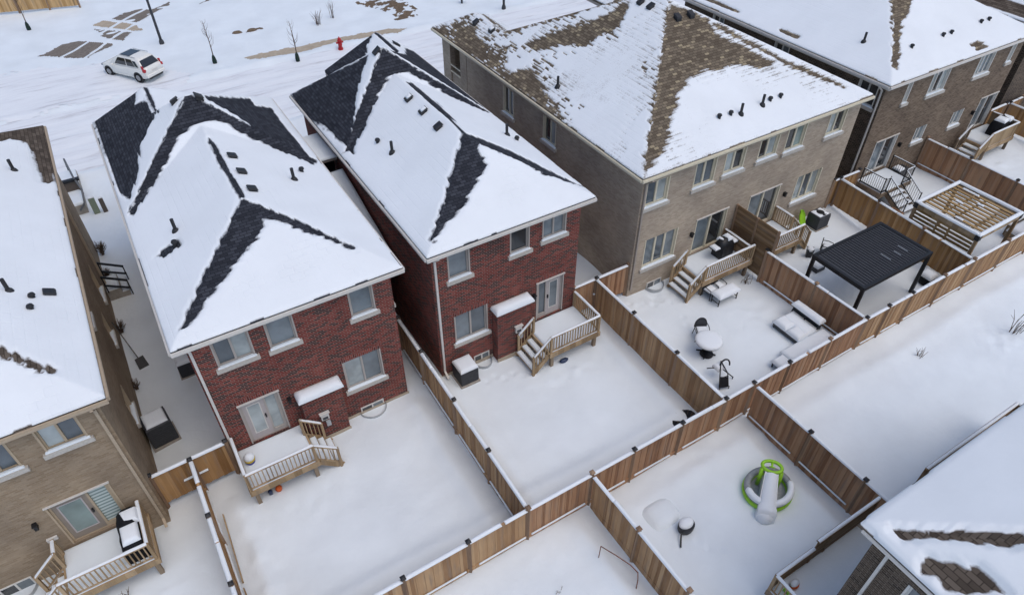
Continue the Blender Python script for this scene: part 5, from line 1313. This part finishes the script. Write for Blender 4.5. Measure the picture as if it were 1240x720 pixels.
for k in range(10):
    x = x0 + .32 + (x1 - x0 - .64) * k / 9; sl.box(x - .085, x + .085, y0 + .15, y1 - .15, z - .1, z - .06)
    rr = random.Random(k + 50)
    if rr.random() < .3: a = rr.uniform(y0 + .3, y1 - 1.2); ss.pillow(x - .06, x + .06, a, a + rr.uniform(.3, .9), z - .06, .05, .05, .2)
sl.bar((x0 + .15, y1 - 1.15, z - .14), (x1 - .15, y1 - 1.15, z - .14), .06, .1)
sl.build('slat_roof', wd, pw_); ss.build('slat_snow', M['snow_roof'], pw_, smooth=True)
sd_ = MB()
for k in range(7):
    zz = 1.0 + k * .21; sd_.box(x0 - .02, x0 + .02, y0 + .16, y1 - .16, zz, zz + .12)
sd_.box(x0 - .05, x0 - .021, y0 + 1.3, y0 + 1.4, .9, z - .3); sd_.box(x0 - .05, x0 - .021, y0 + 1.9, y0 + 2.0, .9, z - .3); sd_.build('side_slats', wd, pw_)
bs = MB()
for a in ((x0 - .03, x1 + .03, y0 - .03, y0 + .17), (x0 - .03, x1 + .03, y1 - .17, y1 + .03), (x0 - .03, x0 + .17, y0 + .1, y1 - .1), (x1 - .17, x1 + .03, y0 + .1, y1 - .1)): bs.pillow(*a, z, .11, .09, .25, .12, 2)
bs.build('beam_snow', M['snow_roof'], pw_, smooth=True)
# snow covered seats behind it
for k, (x, y, w, d, lab) in enumerate(((37.2, 12.9, 2.6, .85, 'long bench deep in snow beyond the pale pergola'), (38.0, 10.9, 1.6, .8, 'short snow buried bench in the fence corner beyond the pale pergola'))):
    b = thing('garden_bench', lab, 'bench', (x, y, 0)); MB().bbox(x - w / 2, x + w / 2, y - d / 2, y + d / 2, .05, .4, .02).build('seat', M['deck_grey'], b)
    MB().box(x - w / 2, x + w / 2, y + d / 2, y + d / 2 + .08, .1, .75).build('backrest', M['deck_grey'], b)
    s = MB(); s.pillow(x - w / 2 - .04, x + w / 2 + .04, y - d / 2 - .04, y + d / 2, .4, .25, .2, .15); s.pillow(x - w / 2 - .03, x + w / 2 + .03, y + d / 2 - .06, y + d / 2 + .14, .75, .12, .1, .15); s.build('snow_cap', M['snow_roof'], b, smooth=True)
# planter boxes and ornaments by the black railing
pb = thing('planter_box', 'brown raised planter beside the black railing, snow inside', 'planter', (33.1, 15.3, 0))
mb = MB(); 
for q in ((32.2, 33.9, 15.0, 15.06), (32.2, 33.9, 15.6, 15.66), (32.2, 32.26, 15.06, 15.6), (33.84, 33.9, 15.06, 15.6)): mb.box(*q, -.1, .5)
mb.build('box_boards', M['fence_red'], pb); s = MB(); s.pillow(32.27, 33.83, 15.07, 15.59, .36, .1, .1, .15); s.build('snow_fill', M['snow'], pb, smooth=True)
t = thing('heat_pump', 'dark outdoor unit with snow under the black railing by the fence', 'heat pump', (36.9, 17.6, 0))
MB().bbox(36.5, 37.4, 17.35, 17.85, .1, .95, .03).build('casing', M['dark_grey'], t); MB().lathe([(.3, 0), (.3, .02), (.05, .03)], (36.95, 17.6, .95), 14).build('fan_guard', M['black_metal'], t)
s = MB(); s.pillow(36.5, 37.0, 17.35, 17.85, .95, .12, .1, .1); s.build('snow_cap', M['snow_roof'], t, smooth=True)
t = thing('storage_bin', 'black and white bundle against the fence under the black pergola', 'bundle', (30.5, 11.2, 0))
MB().lathe([(.3, 0), (.36, .3), (.28, .55), (.1, .62)], (30.4, 11.15, -.05), 12).build('wrap', M['cloth_black'], t, smooth=True)
s = MB(); s.pillow(30.1, 30.75, 10.85, 11.5, .42, .22, .2, .1, .4); s.build('snow_cap', M['snow_roof'], t, smooth=True)

# ---- the slide pool
sp = thing('slide_pool', 'round inflatable pool with lime green arch and white slide', 'pool', (15.1, 7.0, 0))
cx, cy = 15.1, 6.98
ang = [2 * math.pi * k / 36 for k in range(37)]
MB().tube([(cx + .82 * math.cos(a), cy + .72 * math.sin(a), .12) for a in ang], .13, 10, cap=False).build('pool_ring', M['green_plastic'], sp, smooth=True)
MB().tube([(cx + .80 * math.cos(a), cy + .70 * math.sin(a), .32) for a in ang], .12, 10, cap=False).build('upper_ring', M['pool_grey'], sp, smooth=True)
MB().lathe([(.02, .1), (.75, .11)], (cx, cy, 0), 30, 1, .88).build('pool_floor', M['pool_grey'], sp)
MB().tube([(cx + .81 * math.cos(a), cy + .71 * math.sin(a), .40) for a in np.linspace(R(150), R(342), 24)], [.03] + [.125] * 22 + [.03], 10).build('ring_snow', M['snow_roof'], sp, smooth=True)
d = Vector((-.9, -.8, 0)).normalized(); sdv = Vector((d.y, -d.x, 0)); top = Vector((15.2, 7.12, 0))
vs = []; fs = []
for i in range(12):
    s_ = i / 11; c = top + d * (1.25 * s_); z = .80 * (1 - s_) ** 1.15 + .22 * s_ + .05
    w = .2 + .07 * s_
    for k, dz in ((-1.15, .1), (-.8, .1), (-.65, 0), (.65, 0), (.8, .1), (1.15, .1)): vs.append(tuple(c + sdv * (w * k) + Vector((0, 0, z + dz))))
    for k in (1.15, -1.15): vs.append(tuple(c + sdv * (w * k) + Vector((0, 0, .02))))
for i in range(11):
    for k in range(8): fs.append((i * 8 + k, i * 8 + (k + 1) % 8, (i + 1) * 8 + (k + 1) % 8, (i + 1) * 8 + k))
fs += [tuple(range(8))[::-1], tuple(88 + k for k in range(8))]
MB().add(vs, fs).build('slide', M['pool_white'], sp, smooth=False)
s = MB(); vs = []; fs = []
for i in range(14):
    s_ = i / 13; c = top + d * (.06 + 1.26 * s_); z = .80 * (1 - s_) ** 1.15 + .22 * s_ + .05
    w = .2 + .07 * s_ + (.05 if s_ > .8 else 0)
    for k, dz in ((-1.0, .08), (-.7, .16), (0, .19), (.7, .16), (1.0, .08)): vs.append(tuple(c + sdv * (w * k) + Vector((0, 0, z + dz + .06 * s_ * s_))))
for i in range(13):
    for k in range(4): fs.append((i * 5 + k, i * 5 + k + 1, (i + 1) * 5 + k + 1, (i + 1) * 5 + k))
e = 13 * 5; vs += [(v[0] + d.x * .1, v[1] + d.y * .1, .0) for v in vs[e:e + 5]]; fs += [(e + k, e + k + 1, e + 6 + k, e + 5 + k) for k in range(4)]
s.add(vs, fs).build('slide_snow', M['snow_roof'], sp, smooth=True)
MB().lathe([(.36, -.05), (.35, .12), (.3, .27), (.2, .35), (.02, .38)], (14.3, 6.32, 0), 20, 1, .9).build('slide_end_snow', M['snow_roof'], sp, smooth=True)
ar = MB()
for k in (-1, 1):
    b = top + sdv * (.33 * k)
    ar.tube([b + Vector((0, 0, .1)), b + Vector((0, 0, .6)), b - d * .12 + Vector((0, 0, .92))], .075, 8)
ar.build('arch_post', M['green_plastic'], sp, smooth=True)
hp = []
for k in range(25):
    a = 2 * math.pi * k / 24; hp.append(top - d * .1 + sdv * (.34 * math.cos(a)) - d * (.24 * math.sin(a) + .16) + Vector((0, 0, .95)))
MB().tube(hp, .065, 8, cap=False).build('arch_ring', M['green_plastic'], sp, smooth=True)
sg = MB(); q = top - d * .22 + Vector((0, 0, .95)); sg.tube([q - d * .2, q - d * .02], [.05, .03], 6); sg.tube([q - d * .02 - sdv * .1, q - d * .02 + sdv * .1], .03, 6); sg.build('sprinkler', M['green_plastic'], sp, smooth=True)
sw = MB(); sw.pillow(15.3, 15.7, 7.35, 7.7, .9, .08, .1, .1); 

o = MB(); o.lathe([(.72, -.12), (.6, -.01), (.5, .07), (.4, .115), (.2, .135), (.01, .14)], (0, 0, 0), 40)
o.v = [(11.3 + x * (x * x + y * y) ** .5 / max(1e-6, (x ** 4 + y ** 4) ** .25), 8.3 + .85 * y * (x * x + y * y) ** .5 / max(1e-6, (x ** 4 + y ** 4) ** .25), z) for x, y, z in o.v]; o = o.build('buried_box', M['snow'], smooth=True); prop(o, 'boxy thing wholly buried under a rounded mound of snow', 'snow mound')
t = thing('tipped_basin', 'low round black basin full of snow standing in the slide pool plot', 'basin', (11.6, 7.3, 0))
MB().lathe([(.26, -.05), (.31, .1), (.32, .26), (.31, .30), (.27, .30)], (11.6, 7.42, 0), 22, 1, .8).build('bowl', M['dark_plastic'], t, smooth=False)
MB().lathe([(.29, .27), (.285, .34), (.22, .40), (.1, .43), (.02, .435)], (11.61, 7.46, 0), 20, 1, .72).build('snow_cap', M['snow_roof'], t, smooth=True)
o = MB(); o.tube([(11.0, 6.98, 0), (11.18, 7.2, .14), (11.28, 7.3, .18)], .03, 6); o = o.build('dark_stick', M['black_metal']); prop(o, 'short dark stick poking out beside the tipped basin', 'stick')
rd = MB(); rd.tube([(8.38, 8.12, -.1), (8.4, 8.12, .82), (8.62, 7.6, .84), (8.8, 7.1, .86), (8.9, 6.82, .72), (8.86, 6.72, .45), (8.8, 6.65, -.1)], [.016, .018, .018, .018, .022, .02, .018], 6)
rd = rd.build('bent_rod', M['rust'], smooth=True); prop(rd, 'thin reddish rod bent into a low frame over the snow', 'rod')

def twigs(label, x, y, n, h, spread, seed, group=None, mat='twig', r=.012):
    rr = random.Random(seed); mb = MB()
    for k in range(n):
        a = rr.uniform(0, 6.28); b = rr.uniform(0, spread * .5); px, py = x + b * math.cos(a), y + b * math.sin(a); hh = h * rr.uniform(.5, 1); l = spread * rr.uniform(.2, 1)
        c = rr.uniform(0, 6.28)
        mid = (px + l * .4 * math.cos(c), py + l * .4 * math.sin(c), hh * .55); tp = (px + l * math.cos(c + .3), py + l * math.sin(c + .3), hh)
        mb.tube([(px, py, -.08), mid, tp], [r, r * .8, r * .4], 5)
        if rr.random() < .7: mb.tube([mid, (mid[0] + .25 * h * math.cos(c + 1.3), mid[1] + .25 * h * math.sin(c + 1.3), mid[2] + .25 * h)], [r * .6, r * .3], 4)
    o = mb.build('dead_plant', M[mat]); prop(o, label, 'dead plant', group); return o
twigs('dead stems standing alone in the wide empty plot', 25.72, 8.25, 9, .55, .3, 1)
twigs('bare shrub stems rising at the edge of the wide empty plot', 30.8, 6.9, 10, 1.5, .5, 2, r=.016)
twigs('tiny dead sprig in the plot with the bent rod', 6.6, 7.9, 5, .25, .25, 3, r=.008)
twigs('dead stems with snow at the fence foot by the bent rod plot', 9.05, 5.6, 9, .5, .22, 4)
twigs('grey dry weed in the snow across the street, the wider one', 16.7, 58.4, 22, 1.3, .55, 5, 'dry weeds across the street')
twigs('grey dry weed in the snow across the street, the slim one', 18.3, 59.2, 14, 1.5, .35, 6, 'dry weeds across the street')
twigs('trampled dry branches below the barbecue deck and fence corner', 23.0, 15.75, 12, .6, .5, 7)
twigs('bare sprigs sticking out below the tan house deck', -5.3, 14.9, 8, .35, .3, 8)
def bare_shrub(label, x, y, h, s, n, seed):
    rr = random.Random(seed); mb = MB()
    for k in range(n):
        a = rr.uniform(0, 6.28); l = s * rr.uniform(.3, 1); z = h * rr.uniform(.4, 1)
        m_ = (x + .5 * l * math.cos(a), y + .5 * l * math.sin(a), z * .6)
        mb.tube([(x + rr.uniform(-.06, .06), y + rr.uniform(-.06, .06), -.1), m_, (x + l * math.cos(a), y + l * math.sin(a), z)], [.014, .011, .005], 4)
        for q in range(3):
            b = a + rr.uniform(-1.2, 1.2); mb.tube([m_, (m_[0] + .2 * math.cos(b), m_[1] + .2 * math.sin(b), m_[2] + .22)], [.008, .003], 4)
    o = mb.build('bare_shrub', M['twig']); prop(o, label, 'shrub', 'bare shrubs along the tan house wall')
bare_shrub('dark bare shrub by the side step of the tan house', -3.38, 31.95, .8, .28, 40, 1)
bare_shrub('dark bare shrub at the middle of the tan house side wall', -3.42, 27.9, .7, .24, 36, 2)
bare_shrub('small bare shrub near the large dark air conditioner', -3.44, 24.0, .45, .16, 24, 3)
bare_shrub('tangled bare shrub by the tan house porch', -3.3, 34.4, .8, .35, 40, 4)
h_ = thing('corner_hollow', 'dark gap in the snow at the fence corner of a red house yard', 'burrow', (14.78, 11.0, 0))
mb = MB(); mb.lathe([(.5, .0), (.42, .09), (.3, .07), (.05, .06)], (14.75, 11.05, .04), 18, 1.2, .75); mb.build('dark_hollow', M['cloth_black'], h_)  # raised black disc, its colour stands in for the darkness of a hole
rr = random.Random(5); mb = MB()
for k in range(14): a = rr.uniform(0, 6.28); mb.tube([(14.75 + .2 * math.cos(a), 11 + .15 * math.sin(a), .03), (14.75 + .45 * math.cos(a + .4), 11 + .35 * math.sin(a + .4), .22)], [.012, .005], 4)
mb.build('dry_stalks', M['twig'], h_)
h_.name = 'stalk_hollow'; h_['category'] = 'dead plant'; h_['label'] = 'black painted hollow with dead stalks in the fence corner of a red house yard'

# ---- the alley beside the tan house
st = thing('side_steps', 'snowy side steps with two black rails on the tan house wall', 'steps', (-3.0, 31, 0))
MB().box(-3.5, -2.9, 30.4, 31.6, -.1, .55).build('landing', M['concrete'], st); MB().box(-2.9, -2.6, 30.4, 31.6, -.1, .28).build('step', M['concrete'], st)
s = MB(); s.pillow(-3.48, -2.92, 30.42, 31.58, .55, .1, .1, .15); s.pillow(-2.89, -2.6, 30.42, 31.58, .28, .1, .08, .15); s.build('snow_cap', M['snow'], st, smooth=True)
for y in (30.4, 31.6):
    mb = MB(); mb.bar((-3.45, y, 1.45), (-2.5, y, .85), .07, .09); mb.bar((-3.45, y, .95), (-2.5, y, .4), .06, .08); mb.bar((-2.52, y, -.1), (-2.52, y, .86), .05, .05); mb.bar((-3.42, y, .5), (-3.42, y, 1.46), .05, .05)
    mb.build('handrail', M['black_metal'], st)
sv = thing('snow_shovel', 'snow shovel leaning on the tan house wall over the alley', 'shovel', (-3.0, 25.5, 0))
MB().tube([(-3.48, 27.1, 1.35), (-3.05, 25.6, .2)], .022, 6).build('handle', M['black_metal'], sv)
MB().add([(-3.2, 25.55, .26), (-2.85, 25.65, .26), (-2.75, 25.2, .03), (-3.15, 25.1, .03), (-3.2, 25.5, .2), (-2.85, 25.6, .2), (-2.75, 25.17, .0), (-3.15, 25.07, .0)], [(0, 1, 2, 3), (7, 6, 5, 4), (0, 4, 5, 1), (1, 5, 6, 2), (2, 6, 7, 3), (3, 7, 4, 0)]).build('blade', M['dark_plastic'], sv)
po = thing('front_porch', 'front porch slab of the tan house with brown panel and grey handrail', 'porch', (-3.3, 40.5, 0))
MB().box(-4.6, -3.4, 38.9, 43.0, -.3, .5).build('slab', M['concrete'], po); s = MB(); s.pillow(-4.58, -3.42, 38.92, 42.98, .5, .14, .12, .2); s.build('snow_cap', M['snow'], po, smooth=True)
MB().box(-4.3, -3.35, 40.35, 40.5, .3, 1.2).build('panel', M['brown_box'], po); MB().box(-4.4, -3.25, 40.3, 40.55, 1.2, 1.32).build('top_rail', M['black_metal'], po)
mb = MB(); mb.tube([(-3.75, 42.9, .5), (-3.7, 42.8, 1.4), (-3.5, 40.6, 1.35), (-3.3, 39.6, 1.0), (-3.4, 38.9, .6), (-3.75, 38.7, .3)], .05, 8); mb.build('handrail', M['grey_metal'], po, smooth=True)
for x, y, w, h, mt, lab, nm in ((-3.02, 38.62, .30, .95, 'green_box', 'pale green utility cabinet in the snow at the mouth of the alley', 'utility_box'), (-2.6, 38.5, .22, .85, 'brown_box', 'dark brown utility cabinet at the mouth of the alley', 'utility_box')):
    t = thing(nm, lab, 'utility box', (x, y, 0), group='utility cabinets at the alley mouth'); MB().bbox(x - w / 2, x + w / 2, y - w * .4, y + w * .4, -.2, h, .02).build('cabinet', M[mt], t)
    s = MB(); s.pillow(x - w / 2, x + w / 2, y - w * .4, y + w * .4, h, .06, .06, .08); s.build('snow_cap', M['snow_roof'], t, smooth=True)
    MB().box(x - w * .3, x + w * .3, y - w * .4 - .012, y - w * .4 - .002, h * .3, h * .8).build('door', M[mt], t)

# ---- the street: trees, lamps, sign, hydrant
def sapling(label, x, y, h, seed):
    rr = random.Random(seed)
    t = thing('young_tree', label, 'tree', (x, y, 0), group='staked street trees')
    mb = MB(); mb.tube([(x, y, -.1), (x + .03, y, h * .5), (x - .05, y + .04, h)], [.045, .032, .012], 7); mb.build('trunk', M['twig'], t, smooth=True)
    mb = MB()
    for k in range(16):
        z = h * rr.uniform(.35, .95); a = rr.uniform(0, 6.28); l = .6 * (1.15 - z / h) + .15
        mb.tube([(x, y, z), (x + .5 * l * math.cos(a), y + .5 * l * math.sin(a), z + .5 * l), (x + .7 * l * math.cos(a), y + .7 * l * math.sin(a), z + 1.3 * l)], [.012, .009, .004], 4)
    mb.build('crown', M['twig'], t)
    MB().lathe([(.15, -.05), (.17, .2), (.12, .5), (.05, .66)], (x, y, 0), 12).build('watering_bag', M['green_dark'], t, smooth=True)
sapling('young bare tree with dark green bag beside the red hydrant', 12.9, 52.2, 3.0, 1)
sapling('young bare tree with dark bag near the dark lamp post', 7.4, 55.0, 3.2, 2)
sapling('young bare tree with dark green bag before the far cedar fence', -4.06, 69.8, 3.0, 3)

def street_lamp(label, x, y, h=7.5):
    t = thing('street_lamp', label, 'street lamp', (x, y, 0), group='dark street lamps')
    MB().tube([(x, y, -.2), (x, y, h)], [.11, .07], 12).build('pole', M['dark_grey'], t, smooth=True)
    MB().lathe([(.2, -.1), (.18, .25), (.12, .4)], (x, y, 0), 12).build('base', M['dark_grey'], t)
    MB().tube([(x, y, h - .1), (x + .1, y - .5, h + .25), (x + .15, y - 1.2, h + .3)], .04, 8).build('arm', M['dark_grey'], t, smooth=True)
    MB().bbox(x - .05, x + .35, y - 1.75, y - 1.15, h + .2, h + .36, .04).build('lamp_head', M['dark_grey'], t)
street_lamp('dark street lamp beyond the parked white car', 4.72, 60.9)
street_lamp('dark street lamp beyond the wide taupe house roof', 31.84, 53.2)
t = thing('mail_box', 'small dark post box on a short pole by the street', 'post box', (29.45, 56.5, 0))
MB().tube([(29.45, 56.5, -.2), (29.45, 56.5, 1.2)], .09, 8).build('post', M['dark_grey'], t); MB().bbox(29.3, 29.85, 56.35, 56.65, .35, .75, .04).build('box', M['dark_grey'], t)
hy = thing('fire_hydrant', 'red fire hydrant by the bare strip of sidewalk', 'fire hydrant', (16.5, 52.6, 0))
MB().lathe([(.2, -.15), (.2, .08), (.15, .1), (.14, .62), (.18, .64), (.18, .70), (.15, .72), (.12, .84), (.05, .9), (.05, .96)], (16.5, 52.6, 0), 14).build('barrel', M['red_paint'], hy, smooth=False)
for s in (-1, 1): MB().tube([(16.5 + s * .1, 52.6, .52), (16.5 + s * .28, 52.6, .52)], .075, 10).build('nozzle', M['red_paint'], hy)
MB().tube([(16.5, 52.5, .46), (16.5, 52.32, .46)], .1, 10).build('nozzle', M['red_paint'], hy)
for k, (x, y) in enumerate(((10.4, 60.0), (11.6, 59.9))):
    o = MB(); o.lathe([(.28, -.1), (.3, .06), (.2, .18), (.05, .22)], (x, y, 0), 9, 1.4, .8); o = o.build('field_stone', M['earth'], smooth=False); prop(o, ('brown field stone beyond the sidewalk, nearest the young trees', 'brown field stone beyond the sidewalk, nearest the dry weeds')[k], 'stone', 'field stones beyond the sidewalk')

# ---- the white car
def car():
    # x forwards, y to its own left; origin on the ground between the axles
    cx, cy = 1.92, 56.25
    t = thing('parked_car', 'white compact estate with dark sunroof parked on the snowy street', 'car', (cx, cy, -.02), math.atan2(2.33, -1.61)); ORG[t] = (0, 0, 0)
    prof = [  # x, half width, z bottom, z belt
        (-2.2, .70, .42, .92), (-2.12, .84, .34, 1.02), (-1.9, .90, .28, 1.06), (-1.4, .93, .24, 1.06), (-.6, .94, .22, 1.04), (.4, .94, .22, 1.01), (1.1, .93, .24, .98), (1.6, .91, .26, .92), (2.0, .85, .3, .82), (2.22, .70, .36, .70), (2.3, .5, .42, .6)]
    vs = []; fs = []; n = 12
    for x, w, zb, zt in prof:
        m_ = (zb + zt) / 2
        ring = [(-w * .88, zb), (-w, zb + .1), (-w * 1.0, m_), (-w * .98, zt - .12), (-w * .88, zt - .02), (-w * .5, zt + .02), (w * .5, zt + .02), (w * .88, zt - .02), (w * .98, zt - .12), (w, m_), (w, zb + .1), (w * .88, zb)]
        vs += [(x, y, z) for y, z in ring]
    for i in range(len(prof) - 1):
        for k in range(n): fs.append((i * n + k, (i + 1) * n + k, (i + 1) * n + (k + 1) % n, i * n + (k + 1) % n))
    fs += [tuple(range(n)), tuple((len(prof) - 1) * n + k for k in reversed(range(n)))]
    MB().add(vs, fs).build('body', M['car_white'], t, smooth=True)
    # cabin: x at belt -> roof
    B_ = [(-2.02, .82, 1.0), (-1.5, .86, 1.05), (.25, .86, 1.02), (1.2, .80, .97)]; T_ = [(-1.62, .64, 1.58), (-1.0, .68, 1.64), (.05, .68, 1.64), (.35, .64, 1.60)]
    st_ = []
    for k in range(13):
        s = k / 12 * 3; q = min(2, int(s)); s -= q
        st_.append(([B_[q][c] * (1 - s) + B_[q + 1][c] * s for c in range(3)], [T_[q][c] * (1 - s) + T_[q + 1][c] * s for c in range(3)]))
    vs = []; fs = []
    for (x, w, z), (X, W, Z) in st_:
        half = [(x, w, z), (x + (X - x) * .5, w + (W - w) * .46, z + (Z - z) * .5), (x + (X - x) * .86, w + (W - w) * .84, z + (Z - z) * .86), (X, W * .94, Z - .012), (X, W * .75, Z + .02), (X, W * .4, Z + .04)]
        ring = [(a, -b_, c) for a, b_, c in half] + half[::-1]
        vs += ring
    m2 = 12
    for i in range(12):
        for k in range(m2 - 1): fs.append((i * m2 + k, (i + 1) * m2 + k, (i + 1) * m2 + k + 1, i * m2 + k + 1))
    fs += [tuple(range(m2)), tuple(12 * m2 + k for k in reversed(range(m2)))]
    MB().add(vs, fs).build('cabin', M['car_white'], t, smooth=True)
    P = lambda a, b, s: tuple(Vector(a).lerp(Vector(b), s))
    for s in (-1, 1):
        def flank(u, v):              # u along the cabin 0..3 from the tail, v from belt line to roof
            q = min(2, int(u)); f = u - q
            b_ = [B_[q][c] * (1 - f) + B_[q + 1][c] * f for c in range(3)]; r_ = [T_[q][c] * (1 - f) + T_[q + 1][c] * f for c in range(3)]
            return (b_[0] + (r_[0] - b_[0]) * v, s * (b_[1] + (r_[1] - b_[1]) * v * (.92 if v <= .5 else .96) + .022), b_[2] + (r_[2] - b_[2]) * v)
        for u0, u1, v1 in ((.55, 1.0, .74), (1.04, 1.5, .84), (1.55, 2.45, .84)):
            mb = MB(); n = 6; vs = []; fs = []
            for k in range(n + 1):
                u = u0 + (u1 - u0) * k / n
                vs += [flank(u, .10), flank(u, .5), flank(u, v1)]
            for k in range(n):
                for m_ in range(2):
                    q = (k * 3 + m_, (k + 1) * 3 + m_, (k + 1) * 3 + m_ + 1, k * 3 + m_ + 1); fs.append(q if s < 0 else q[::-1])
            mb.add(vs, fs); mb.build('side_window', M['car_glass'], t)
        for x in (-1.42, 1.42):
            w = MB(); w.tube([(x, s * .70, .34), (x, s * .955, .34)], .345, 20); wo_ = w.build('wheel', M['tyre'], t)
            r_ = MB(); r_.lathe([(.21, 0), (.2, .01), (.05, .03)], (0, 0, 0), 12)
            r_.v = [(x + a, s * (.957 + c), .34 + b) for a, b, c in r_.v]; r_.build('rim', M['rim'], wo_)
            ar = MB(); ar.tube([(x, s * .80, .36), (x, s * .948, .36)], .40, 20); ar.build('wheel_arch', M['dark_plastic'], t)
        m_ = MB(); m_.bbox(.62, .78, s * .95 if s > 0 else -1.12, 1.12 if s > 0 else -.95, .98, 1.1, .03); m_.build('mirror', M['car_white'], t)
        tl = MB(); y0, y1 = sorted((s * .70, s * .875)); tl.bbox(-2.17, -1.98, y0, y1, .80, 1.0, .02); tl.build('tail_light', M['tail_red'], t)
        tl = MB(); y0, y1 = sorted((s * .76, s * .835)); tl.bbox(-2.06, -1.9, y0, y1, 1.0, 1.24, .02); tl.build('tail_light', M['tail_red'], t)
        hl = MB(); y0, y1 = sorted((s * .45, s * .80)); hl.bbox(1.98, 2.2, y0, y1, .62, .76, .03); hl.build('headlight', M['galv'], t)
        rr_ = MB(); rr_.bar((-1.35, s * .62, 1.69), (.1, s * .62, 1.69), .03, .03); rr_.build('roof_rail', M['galv'], t)
    rw = [P((-2.02, -.82, 1.0), (-1.62, -.64, 1.58), .12), P((-2.02, .82, 1.0), (-1.62, .64, 1.58), .12), P((-2.02, .82, 1.0), (-1.62, .64, 1.58), .86), P((-2.02, -.82, 1.0), (-1.62, -.64, 1.58), .86)]
    MB().add([(x - .012, y * .9, z) for x, y, z in rw], [(3, 2, 1, 0)]).build('rear_window', M['car_glass'], t)
    fw_ = [P((1.2, -.8, .97), (.35, -.64, 1.60), .08), P((1.2, .8, .97), (.35, .64, 1.60), .08), P((1.2, .8, .97), (.35, .64, 1.60), .9), P((1.2, -.8, .97), (.35, -.64, 1.60), .9)]
    MB().add([(x + .015, y * .92, z + .012) for x, y, z in fw_], [(0, 1, 2, 3)]).build('windscreen', M['car_glass'], t)
    MB().bbox(-.75, .15, -.52, .52, 1.645, 1.692, .012).build('sunroof', M['car_glass'], t)
    b = MB(); b.bbox(-2.28, -2.05, -.82, .82, .40, .60, .05); b.build('rear_bumper', M['car_white'], t)
    b = MB(); b.bbox(-2.24, -2.1, -.6, .6, .26, .40, .03); b.build('bumper_trim', M['dark_plastic'], t)
    b = MB(); b.box(-2.225, -2.21, -.26, .26, .72, .84); b.build('number_plate', M['frame_white'], t)
car()
